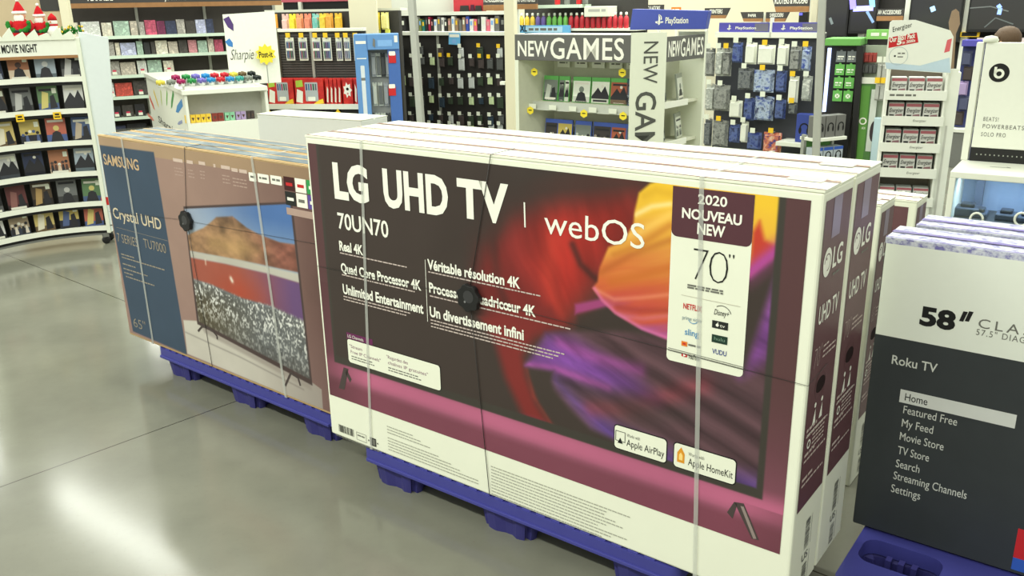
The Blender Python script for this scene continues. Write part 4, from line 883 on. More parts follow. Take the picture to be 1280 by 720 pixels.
for k in range(60):
    x = rng.uniform(-.10, .10); m.tube([(x, rng.uniform(-.03, .03), rng.uniform(.015, .06)), (x + rng.uniform(-.02, .02), rng.uniform(-.05, .05), rng.uniform(.02, .085))], [.008, .002], GRN, 5)
for k in range(12): g.ball((rng.uniform(-.1, .1), rng.uniform(-.045, -.01), rng.uniform(.025, .075)), .008, gold, 8)
m.build('tinsel', t); g.build('baubles', t)
# fixture end and dark glove card rack behind the plush figures
f = face_px(-30, 0, 9.5, 20)
t = thing('tan_fixture', 'tan shelf end panel with cream post behind the plush toys, top left', 'fixture', f.o, f.yaw)
MB().box(0, f.u(76, 20), 0, .3, 0, 2.1, mat('tan_panel', (190, 172, 140), .7, .2, var=.12, scale=5)).build('panel', t, .004); MB().box(f.u(76, 20), f.u(87, 20), -.02, .3, 0, 2.1, CREAM).build('post', t, .004)
m = MB().front(-.002); m.rrect(f.u(50, 4), f.v(50, 14), f.u(74, 4), 1.95, .02, .004, DARK); m.build('dark_card', t)

# ================================================================== JOURNAL WALL
JF = face_px(93, 10.5, 13.0, 28)
def journals():
    f = JF; t = thing('journal_shelving', 'tall dark shelving of journals and planners with white shelf edges, back left', 'shelving', f.o, f.yaw)
    W = f.u(352, 10); top = 2.15; DK = mat('shelf_back_brown_grey', (78, 74, 70), .7, .2, var=.06)
    MB().box(-.1, W, .42, .46, 0, top, DK).build('back_panel', t)
    zh = f.v(93, 10.5)
    m = MB(); m.box(-.1, W, -.02, .0, zh + .065, top, mat('fascia_charcoal', (70, 68, 66), .6, .25)); m.box(-.1, W, -.03, .01, zh, zh + .065, WOOD)
    m.front(-.021)
    for s, x0, x1 in (('PLANNERS', 110, 142), ('JOURNALS', 206, 235), ('NOTEBOOKS', 289, 318)): m.text(s, f.u(x0, 4), zh + .10, INKW, .075, f.u(x1, 4), .001, .025)
    m.build('header_board', t)
    for x in (88, 175.5, 262.5, 351): u = f.u(x, 25); MB().box(u - .02, u + .02, .39, .42, 0, zh + .3, STEEL).build('upright', t)
    lv = [f.v(135, y) for y in (46, 71, 95.8, 122.5, 149, 172)]
    for z in lv:
        m = MB(); m.box(-.08, W - .02, .02, .42, z - .02, z, WPLAST); m.box(-.08, W - .02, 0, .02, z - .035, z + .01, mat('mint_shelf_edge', (214, 232, 212), .45, .3)); m.build('shelf', t)
    C = {'cream': (232, 224, 204), 'white': (232, 236, 228), 'mint': (178, 204, 186), 'pink': (216, 150, 156), 'rose': (190, 84, 110), 'plum': (120, 44, 82), 'navy': (58, 66, 92), 'grey': (176, 172, 164), 'charcoal': (74, 70, 66), 'lavender': (196, 200, 232), 'red': (206, 84, 70), 'black': (46, 46, 48), 'patterned': (206, 196, 180)}
    rows = [(43, [(91, 100, 'cream'), (103, 127, 'white'), (129, 142, 'cream'), (144, 164, 'mint'), (165, 174, 'patterned'), (176, 183, 'grey'), (183.5, 198, 'rose'), (198.5, 209, 'plum'), (209.5, 223, 'navy'), (223.5, 234, 'grey'), (235, 247, 'charcoal'), (247.5, 260, 'lavender'), (260.5, 270, 'navy')]),
            (68, [(132, 145, 'grey'), (146, 152, 'cream'), (152.5, 172, 'lavender'), (173, 181, 'mint'), (182, 190, 'black'), (191, 196.5, 'charcoal'), (197, 212, 'cream'), (213, 225, 'patterned'), (226, 237, 'charcoal'), (238, 249, 'pink'), (250, 262, 'mint'), (263, 270.5, 'patterned'), (271, 282, 'rose')]),
            (93, [(137, 152, 'grey'), (152.5, 172, 'patterned'), (174, 186, 'white'), (187, 205, 'mint'), (207, 220, 'cream')]),
            (120, [(137, 145, 'white'), (146, 168, 'red'), (169, 187, 'charcoal')]),
            (146.5, [(142, 153, 'black'), (155, 169, 'charcoal'), (171, 184, 'black')]),
            (170, [(140, 160, 'navy'), (161, 186, 'black')])]
    nm = ['top', 'second', 'third', 'fourth', 'fifth', 'lowest visible']
    hs = [.20, .185, .19, .2, .17, .15]
    for i, (yb, items) in enumerate(rows):
        z = lv[i]
        for k, (x0, x1, cn) in enumerate(items):
            a, b = f.u(x0, yb), f.u(x1, yb); w_ = b - a - .006; h = hs[i] * (1 + .06 * math.sin(k * 2.3 + i)); rng = random.Random(i * 40 + k); c = C[cn]
            P = f.pt(a + .003 + w_ / 2, z + .007, -.10); n = len(items)
            d = thing('journal', f'{cn} journal, {frm_left(k, n)} on the {nm[i]} shelf of the journal wall', 'journal', P, f.yaw, 'journals on the back shelving')
            th = .035 if cn in ('mint', 'charcoal', 'patterned') else .022
            mt = cover_mat('journal_cover_' + cn, c, tuple(int(v * .8) for v in c), tuple(min(250, int(v * 1.15)) for v in c), 16, .55)
            tl = Matrix.Rotation(-.13, 4, 'X')
            m = MB(); m.M = tl; m.box(-w_ / 2, w_ / 2, 0, .003, 0, h, mt); m.box(-w_ / 2, w_ / 2, th, th + .003, 0, h, mt); m.box(-w_ / 2, -w_ / 2 + .003, .003, th, 0, h, mt); jc = m.build('cover', d)
            m = MB(); m.M = tl; m.box(-w_ / 2 + .004, w_ / 2 - .004, .0032, th - .0002, .003, h - .004, CREAM); m.build('pages', d)
            if i in (2, 3, 4) and k % 2 == 0 or i == 4:
                m = MB(); m.M = tl; m.box(-.03, .03, -.002, 0, .01, .05, WHITE); m.box(-.025, .025, -.003, -.002, .05, .075, mat('pink_sticker', (206, 60, 90))); m.build('price_sticker', jc)
    return t
journals()

# ================================================================== MARKER TABLE
def marker_table():
    C = at_y(229, 113, 9.3); zt = C.z; fr = Face((C.x, C.y, 0), math.radians(28)); fl = Face((C.x, C.y, 0), math.radians(-62))
    Wr = fr.u(333, 104); Wl = -fl.u(184, 109)
    t = thing('marker_table', 'white marker display counter with rainbow marker end panel', 'display table', (C.x, C.y, 0), math.radians(28))
    # local: x along right side, y back along the left side
    MB().box(-.02, Wr, -.02, Wl, zt - .05, zt, WPLAST).build('counter_top', t, .005)
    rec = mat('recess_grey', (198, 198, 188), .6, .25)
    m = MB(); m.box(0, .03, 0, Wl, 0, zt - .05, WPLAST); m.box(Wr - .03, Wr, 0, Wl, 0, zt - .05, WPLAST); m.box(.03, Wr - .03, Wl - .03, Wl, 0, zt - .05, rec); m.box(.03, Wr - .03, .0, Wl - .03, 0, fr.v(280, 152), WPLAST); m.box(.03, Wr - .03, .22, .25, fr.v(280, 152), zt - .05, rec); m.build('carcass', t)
    # end panel print: frame on the left face
    m = MB().frame((0, Wl, 0), (0, -1, 0), (0, 0, 1)); o = Wl
    m.rect(.01, 0, Wl - .01, zt - .06, .001, mat('bright_white_print', (238, 240, 226)))
    def g(px, py): u, v = fl.uv(px, py); return u + Wl, v
    for a, b, c, wd in (((187, 121), (194, 138), (226, 90, 62), .034), ((192, 113), (199, 135), (236, 206, 60), .032), ((201, 113), (202.5, 133), (180, 200, 70), .030), ((209, 114), (208.5, 133), (110, 176, 70), .030), ((217, 115), (214, 136), (70, 150, 70), .034), ((228, 128), (220, 140), (70, 140, 200), .040), ((185, 143), (193, 151), (236, 130, 110), .024), ((228, 152), (222, 155), (150, 160, 196), .018)):
        p, q = g(*a), g(*b); dx, dy = q[0] - p[0], q[1] - p[1]; Ln = math.hypot(dx, dy); nx, ny = -dy / Ln * wd, dx / Ln * wd; mt = mat('marker_print_%d_%d_%d' % c, c)
        m.poly([(p[0] - nx, p[1] - ny), (p[0] + dx * .7 - nx, p[1] + dy * .7 - ny), (q[0], q[1]), (p[0] + dx * .7 + nx, p[1] + dy * .7 + ny), (p[0] + nx, p[1] + ny)], .002, mt)
    a = g(198.5, 152.5); b = g(219, 154.5); m.text('Sharpie', a[0], a[1], INKK, .085, b[0], .002, .01, shear=.2); m.build('end_panel', t)
    # tall header card at the far right corner
    hf = fr.off(0, -.34); u0, u1 = hf.u(283, 60), hf.u(334, 60); vt = hf.v(284, 18); vt2 = hf.v(334, 14)
    m = MB(); m.frame((0, .34, 0), (1, 0, 0), (0, 0, 1)); m.prism([(u0, zt), (u1 + .12, zt), (u1 + .12, vt2), (u0, vt)], -.012, 0, mat('bright_white_print', (238, 240, 226)))
    def h(px, py): return hf.uv(px, py)
    for a, b, c, wd in (((282.5, 22), (292, 39), (86, 62, 120), .034), ((284, 50), (291, 59), (66, 130, 196), .03)):
        p, q = h(*a), h(*b); dx, dy = q[0] - p[0], q[1] - p[1]; Ln = math.hypot(dx, dy); nx, ny = -dy / Ln * wd, dx / Ln * wd
        m.poly([(p[0] - nx, p[1] - ny), (p[0] + dx * .6 - nx, p[1] + dy * .6 - ny), q, (p[0] + dx * .6 + nx, p[1] + dy * .6 + ny), (p[0] + nx, p[1] + ny)], .002, mat('marker_print_%d_%d_%d' % c, c))
    a = h(288, 75); b = h(316, 69); m.text('Sharpie', a[0], a[1], INKK, .11, b[0], .002, -.01, shear=.25); m.build('header_card', t)
    # yellow burst sign
    bf = fr.off(0, -.30); c = bf.uv(332, 68); m = MB(); m.frame((0, .30, 0), (1, 0, 0), (0, 0, 1)); pts = [(c[0] + (.115 if k % 2 else .085) * math.cos(2 * PI * k / 20), c[1] + (.115 if k % 2 else .085) * math.sin(2 * PI * k / 20)) for k in range(20)]
    m.prism(pts, 0, .008, mat('burst_yellow', (240, 218, 60))); m.text('Post-it', c[0] - .075, c[1] - .03, INKK, .06, c[0] + .075, .009, .02); m.rect(c[0] - .006, zt, c[0] + .006, c[1] - .08, .004, STEEL); m.build('burst_sign', t)
    # clear riser tray under the pots
    m = MB(); m.box(.02, Wr - .12, .03, .10, zt, zt + .035, mat('frosted_tray', (220, 224, 216), .3, .4)); m.box(.02, Wr - .12, .10, .17, zt, zt + .075, mat('frosted_tray', (220, 224, 216))); m.build('riser_tray', t)
    # pots of capped markers
    cn = {'magenta': (160, 30, 90), 'green': (40, 140, 70), 'violet': (120, 110, 190), 'blue': (40, 140, 200), 'red': (200, 36, 50), 'brown': (110, 90, 60), 'black': (26, 34, 32), 'yellow': (230, 210, 80), 'turquoise': (60, 160, 150), 'grey': (130, 136, 126)}
    def pots(lst, y, zb, rowname):
        for k, (px, c) in enumerate(lst):
            ff = fr.off(0, -y); u = ff.u(px, 84); P = fr.pt(u, zb, -y); n = len(lst)
            d = thing('marker_pot', f'clear pot of {c} capped markers, {frm_left(k, n)} in the {rowname} row on the counter', 'marker pot', P, fr.yaw, 'marker pots on the counter')
            MB().lathe([(.028, 0), (.030, .002), (.038, .038), (.035, .038), (.027, .004)], mat('frosted_cup', (224, 228, 222), .25, .4), 14).build('pot', d)
            m = MB(); rng = random.Random(k)
            for q in range(6):
                a = 2 * PI * q / 6; m.lathe([(.017, -.01), (.018, .022), (.013, .032), (.0001, .035)], mat('cap_' + c, cn[c], .35, .4), 8, (.028 * math.cos(a), .028 * math.sin(a), .036 + .005 * (q % 2)))
            m.lathe([(.018, -.01), (.018, .03), (.013, .038), (.0001, .041)], mat('cap_' + c, cn[c]), 8, (0, 0, .04)); m.build('marker_caps', d)
    pots([(218, 'magenta'), (231, 'green'), (243, 'violet'), (255.5, 'blue'), (267, 'red'), (279.5, 'red'), (291, 'yellow'), (302, 'brown'), (313.5, 'black')], .135, zt + .076, 'rear')
    pots([(198, 'yellow'), (211, 'grey'), (224, 'magenta'), (237.5, 'green'), (250, 'violet'), (262, 'blue'), (274, 'red'), (286, 'blue'), (298, 'turquoise'), (309, 'grey'), (320, 'black')], .06, zt + .036, 'front')
    # small marker packs along the recess
    z0 = fr.v(280, 152); pk = [(233, 266, 'yellow', (238, 202, 70)), (267, 282, 'dark red', (136, 58, 48)), (283, 296, 'mint', (140, 200, 160)), (297, 310, 'violet', (170, 150, 190)), (311, 321, 'black', (70, 62, 60))]
    for x0, x1, c, rgb in pk:
        n = 5 if c == 'yellow' else 2
        for k in range(n):
            a = fr.u(x0 + (x1 - x0) * k / n, 150); b = fr.u(x0 + (x1 - x0) * (k + 1) / n, 150) - .004
            P = fr.pt((a + b) / 2, z0 + .001, -.06); w_ = b - a
            d = thing('marker_pack', f'{c} marker pack, {frm_left(k, n)} of its colour under the marker counter', 'marker pack', P, fr.yaw, 'marker packs under the counter')
            MB().box(-w_ / 2, w_ / 2, 0, .05, 0, .085, mat('pack_' + c.replace(' ', '_'), rgb)).build('carton', d, .003)
            m = MB().front(-.001); m.poly([(-w_ * .3, .055), (w_ * .3, .055), (0, .02)], .0005, mat('pack_dark_print', (90, 70, 60))); m.build('print', d)
marker_table()

# ================================================================== PEN GONDOLA, STICKY NOTES
def hang_pack(name, label, cat, group, f, u, ztop, w_, h, body, head=WHITE, depth=.02, tagc=None, d0=.06, window=None):
    """card-backed pack on a peg: card with hole tab, blister or print in front, white or yellow price head"""
    P = f.pt(u, ztop - h, d0); t = thing(name, label, cat, P, f.yaw, group)
    m = MB(); m.frame((0, 0, 0), (1, 0, 0), (0, 0, 1)); m.prism([(-w_ / 2, 0), (w_ / 2, 0), (w_ / 2, h), (w_ * .12, h), (w_ * .08, h * .95), (-w_ * .08, h * .95), (-w_ * .12, h), (-w_ / 2, h)], -.003, 0, head if window else body); cd = m.build('card', t)
    m = MB(); m.frame((0, 0, 0), (1, 0, 0), (0, 0, 1)); x = w_ * .42
    m.add([(-x, h * .06, .0), (x, h * .06, 0), (x, h * .86, 0), (-x, h * .86, 0), (-x * .9, h * .09, depth), (x * .9, h * .09, depth), (x * .9, h * .83, depth), (-x * .9, h * .83, depth)], [(4, 5, 6, 7), (0, 1, 5, 4), (1, 2, 6, 5), (2, 3, 7, 6), (3, 0, 4, 7)], window or body); m.build('blister', t)
    if tagc:
        m = MB(); m.frame((0, 0, 0), (1, 0, 0), (0, 0, 1)); m.prism([(-.027, h + .002), (.027, h + .002), (.027, h + .054), (-.027, h + .054)], depth + .02, depth + .023, tagc); m.prism([(-.003, h - .002), (.003, h - .002), (.003, h + .004), (-.003, h + .004)], -.05, depth + .02, STEEL); m.build('price_tag', cd)
    return t
def pens(pk, w_, h, k):
    cs = ((56, 60, 110), (60, 110, 150), (150, 40, 70), (50, 110, 80), (70, 70, 76), (90, 60, 120))
    m = MB(); n = 5 if w_ > .09 else 3
    for q in range(n):
        x = -w_ * .30 + w_ * .60 * q / (n - 1); mt = mat('pen_body_%d' % ((q + k) % 6), cs[(q + k) % 6]); m.box(x - w_ * .04, x + w_ * .04, -.018, -.012, h * .12, h * .42, mt); m.box(x - w_ * .04, x + w_ * .04, -.018, -.012, h * .54, h * .8, mt)
    m.front(-.012); m.rect(-w_ * .36, h * .44, w_ * .36, h * .53, .007, INKW); m.build('pens', pk)
def pen_gondola():
    f = face_px(334, 136, 10.5, -10); W = f.u(452, 136); vt = f.v(345, 41); zs = f.v(350, 131)
    t = thing('pen_gondola', 'dark slatted pen display with white shelf and top rail', 'gondola', f.o, f.yaw)
    m = MB(); m.box(0, W, .30, .34, 0, vt, DARK); n = 26
    for k in range(n): m.box(.02, W - .02, .29, .30, zs + .04 + (vt - zs - .06) * k / n, zs + .04 + (vt - zs - .06) * (k + .6) / n, mat('slat_grey', (84, 82, 78)))
    m.build('slatwall', t)
    MB().box(-.02, .10, .24, .38, 0, f.v(336, 36), mat('olive_grey_panel', (126, 122, 104), .7, .2)).build('side_panel', t, .004)
    MB().box(.10, W, .26, .36, vt, vt + .035, WPLAST).build('top_rail', t, .004)
    for px in (381,): u = f.u(px, 90); MB().box(u - .015, u + .015, .27, .30, zs, vt, STEEL).build('upright', t)
    m = MB(); m.box(0, W, .0, .30, zs - .03, zs, WPLAST); m.box(0, W, -.015, .0, zs - .05, zs + .01, WPLAST); m.build('shelf', t); MB().box(.02, W, .02, .30, 0, zs - .05, BLACK).build('base', t)
    m = MB().front(-.016)
    for px, py in ((335, 139), (423, 141)): a = f.uv(px, py); m.poly([(a[0] - .03, a[1]), (a[0] + .01, a[1] - .04), (a[0] + .04, a[1]), (a[0], a[1] + .05)], .002, YEL)
    m.build('shelf_tag', t)
    ff = f.off(0, -.22); penm = cover_mat('pen_blister', (60, 70, 110), (190, 196, 196), (150, 60, 70), 30, .3)
    for k, px in enumerate((362.5, 379, 396, 409, 424, 434, 446)):
        u = ff.u(px, 60); zt = ff.v(px, 47); PK = hang_pack('pen_pack', f'hanging pen pack, {frm_left(k, 7)} on the slatted pen display', 'pen pack', 'pen packs on the slatted display', ff, u, zt, .105 if k < 4 else .075, .26, WHITE, WHITE, .012, YEL, 0.0, mat('clear_blister_grey', (168, 172, 172), .25, .45)); pens(PK, .105 if k < 4 else .075, .26, k)
    # red boxes on the shelf
    rm = cover_mat('red_box_print', (176, 34, 36), (196, 44, 40), (214, 60, 48), 9); ym = mat('yellow_print', (240, 206, 60)); n = 0
    for k, (x0, x1, nm) in enumerate(((333, 366, 'large windowed red gift box, left of two on the pen shelf'), (367, 404, 'large windowed red gift box, right of two on the pen shelf'))):
        a, b = f.u(x0, 120), f.u(x1, 120); h = f.v(350, 99) - zs; d = thing('gift_box', nm, 'box', f.pt((a + b) / 2, zs + .001, -.04), f.yaw, 'red boxes on the pen shelf'); w_ = b - a - .01
        MB().box(-w_ / 2, w_ / 2, 0, .18, 0, h, rm).build('carton', d, .004)
        m = MB().front(); m.rrect(-w_ * .14, h * .12, w_ * .30, h * .86, .01, .002, mat('clear_window', (176, 182, 184), .2, .5)); 
        for q in range(5): m.rect(-w_ * .11 + q * w_ * .08, h * .55, -w_ * .06 + q * w_ * .08, h * .8, .003, mat('pen_ink_%d' % q, ((70, 60, 110), (60, 110, 150), (150, 40, 80), (40, 90, 60), (90, 90, 96))[q]))
        m.rrect(-w_ * .06, h * .14, w_ * .20, h * .3, .01, .0035, INKW); m.build('window', d)
        m = MB().front(); m.poly([(-w_ * .48, h * .1), (-w_ * .26, h * .05), (-w_ * .22, h * .5), (-w_ * .42, h * .6)], .002, INKW); m.poly([(-w_ * .45, h * .66), (-w_ * .2, h * .7), (-w_ * .22, h * .95), (-w_ * .45, h * .92)], .002, mat('lime_print', (170, 200, 70))); m.poly([(w_ * .1, 0), (w_ * .48, .01), (w_ * .46, h * .22), (w_ * .3, h * .16)], .004, ym); m.build('print', d)
    for k, px in enumerate((408, 413, 418, 423)):
        a = f.u(px, 120); h = f.v(410, 99) - zs; d = thing('pen_box', f'slim red pen box, {frm_left(k, 4)} of the row between gift boxes', 'box', f.pt(a, zs + .001, -.04), f.yaw, 'slim red pen boxes'); MB().box(-.02, .02, 0, .16, 0, h, rm).build('carton', d, .003); m = MB().front(); m.poly([(-.014, .03), (.004, .02), (.014, h * .6), (0, h * .7)], .002, WHITE); m.build('print', d)
    for k, (x0, x1) in enumerate(((427, 440), (441, 446), (447, 452))):
        a, b = f.u(x0, 120), f.u(x1, 120); h = f.v(430, 99) - zs; w_ = b - a - .008; d = thing('gift_box', ('red box with white burst print, right half of pen shelf', 'narrow red box beside the white burst print box', 'narrow red box at the right end of the pen shelf')[k], 'box', f.pt((a + b) / 2, zs + .001, -.04), f.yaw, 'red boxes on the pen shelf')
        MB().box(-w_ / 2, w_ / 2, 0, .16, 0, h, rm).build('carton', d, .003); m = MB().front()
        if k == 0: m.poly([(w_ * (.32 if q % 2 else .46) * math.cos(2 * PI * q / 14), h * .56 + h * (.2 if q % 2 else .32) * math.sin(2 * PI * q / 14)) for q in range(14)], .002, INKW); m.disc(0, h * .6, w_ * .14, .0025, INKK); m.disc(0, h * .42, w_ * .10, .0025, mat('pinkish_print', (214, 150, 150)))
        else: m.poly([(-w_ * .3, .04), (w_ * .1, .02), (w_ * .3, h * .6), (-w_ * .1, h * .8)], .002, WHITE)
        m.build('print', d)
pen_gondola()
def notes_gondola():
    f = face_px(350, 45, 12.0, -25); W = f.u(500, 45); vt = f.v(380, 17)
    t = thing('sticky_note_gondola', 'white-railed gondola of bright sticky notes behind the pen display', 'gondola', f.o, f.yaw)
    MB().box(-.25, W, .0, .06, 0, vt + .02, DARK).build('peg_panel', t); MB().box(-.25, W, .04, .2, vt + .02, vt + .05, WPLAST).build('top_rail', t)
    MB().box(-.3, f.u(432, 10), .5, .55, 0, f.v(380, 2), BLACK).build('dark_fascia', t)
    m = MB(); m.box(-.3, f.u(432, 10), .47, .5, f.v(380, 2), f.v(380, -3), mat('rose_strip', (196, 96, 110))); m.box(f.u(414, 10) - .03, f.u(414, 10) + .03, .46, .5, vt + .02, f.v(380, 2), WPLAST); m.box(-.02, .03, .46, .5, vt + .02, f.v(380, 2), WPLAST); m.build('fascia_trim', t)
    cs = {'pale pink': (240, 190, 180), 'lemon': (238, 220, 60), 'peach': (242, 160, 110), 'coral': (240, 140, 110), 'rainbow': (120, 200, 190), 'gold': (244, 206, 70), 'orange': (244, 170, 70), 'amber': (240, 190, 60), 'cream': (240, 226, 150), 'yellow': (246, 216, 70)}
    lst = [(347, 20, 'orange'), (361, 30, 'pale pink'), (370, 24, 'lemon'), (379, 22, 'peach'), (389, 24, 'coral'), (399, 20, 'rainbow'), (408, 18, 'gold'), (416, 14, 'orange'), (427, 22, 'amber'), (474, 14, 'yellow'), (485, 13, 'cream')]
    for k, (px, hp, c) in enumerate(lst):
        u = f.u(px, 30); w_ = .105; rgb = cs[c]
        hang_pack('sticky_note_pack', f'{c} sticky note pack, {frm_left(k, len(lst))} in the row above the pen display', 'sticky notes', 'sticky note packs', f, u, vt, w_, .0155 * hp, cover_mat('note_' + c.replace(' ', '_'), rgb, tuple(min(250, v + 20) for v in rgb), (240, 130, 110) if c in ('peach', 'rainbow', 'coral') else rgb, 16), WHITE, .03)
    for k, px in enumerate((396, 412, 426, 437, 476, 488)):
        u = f.u(px, 38); hang_pack('sticky_note_pack', f'small white-headed sticky note pack, {frm_left(k, 6)} in the lower row above the pen display', 'sticky notes', 'sticky note packs', f, u, f.v(px, 36.5), .07, .07, (mat('note_pale', (236, 230, 214)), mat('note_coral', (240, 140, 110)))[k % 2] if k < 4 else mat('note_yellow_green', (222, 226, 110)), WHITE, .02)
notes_gondola()

# ================================================================== BLUE ACCESSORY STAND
def blue_stand():
    f = face_px(449, 150, 9.9, 7); vt = f.v(450, 43); u1 = f.u(501, 150); B1 = mat('stand_blue', (100, 148, 204), .45, .35, var=.04); B2 = mat('stand_deep_blue', (70, 106, 174), .45, .35)
    t = thing('accessory_stand', 'bright blue accessory stand with grey hanging panel', 'stand', f.o, f.yaw); us = f.u(462, 100)
    ut = f.u(499, 60); un = f.u(487, 110); vb = f.v(480, 62)
    MB().box(0, us, 0, .30, 0, vt, B1).build('side_pillar', t, .006)
    MB().box(us, ut, -.01, .30, vb, vt, B1).build('header', t, .006); MB().box(un, ut, .0, .30, 0, vb, B2).build('side_wall', t, .006); MB().box(us, un, .20, .24, 0, vb, GREY_L).build('hanging_panel', t)
    m = MB().front(); m.rect(.02, vt - .10, us - .015, vt - .07, .0015, INKW); m.rect(.02, vt - .26, us - .02, vt - .25, .0015, INKW); m.rrect(us * .38, .45, us * .68, vt - .33, .01, .0015, mat('pale_stylus_print', (214, 222, 226))); m.rect(us * .38, .9, us * .68, .93, .002, GREY); m.build('pillar_print', t)
    m = MB().front(-.011); a = f.uv(467, 57); m.prism([(a[0] - .01, a[1]), (a[0] + .015, a[1] - .02), (a[0] + .02, a[1] + .06), (a[0], a[1] + .08)], .001, .006, GREY); m.rect(f.u(472, 55), f.v(474, 58), f.u(490, 55), f.v(474, 50), .001, mat('pale_blue_print', (130, 176, 226))); m.rect(ut - .05, vt - .09, ut - .015, vt - .02, .001, INKW); m.build('header_print', t)
    ff = f.off(0, -.16)
    for r, (y, items) in enumerate(((66, (466, 472, 478, 484)), (103, (468, 475, 482)), (141, (465, 472, 479, 485)))):
        for k, px in enumerate(items):
            hang_pack('cable_pack', f'{("silver", "white", "charcoal")[(k + r) % 3]} cable pack, {frm_left(k, len(items))} in the {("upper", "middle", "lowest visible")[r]} row of the blue stand', 'accessory pack', 'cable packs on the blue stand', ff, ff.u(px, y), ff.v(px, y), .05, .26 if r < 2 else .2, (mat('pack_silver', (186, 190, 186)), WHITE, mat('pack_charcoal', (84, 86, 84)))[(k + r) % 3], WHITE, .016, None, 0, mat('pack_dim_window', (120, 124, 122), .3, .4) if k == 1 else None)
    for y, nm in ((67, 'upper'), (108, 'lower')):
        u = f.u(490, y); d = thing('sale_tag', f'red and white tag, {nm} of two on the blue stand right side', 'tag', f.pt(u, f.v(490, y) - .05, .003), f.yaw, 'red tags on the blue stand'); m = MB().front(); m.prism([(-.04, -.05), (.04, -.05), (.04, .05), (-.04, .05)], 0, .003, RED); m.rrect(-.035, .03, .035, .075, .01, .004, INKW); m.build('tag_card', d)
GREY_L = mat('light_grey_peg_panel', (176, 178, 170), .5, .3, var=.05)
blue_stand()

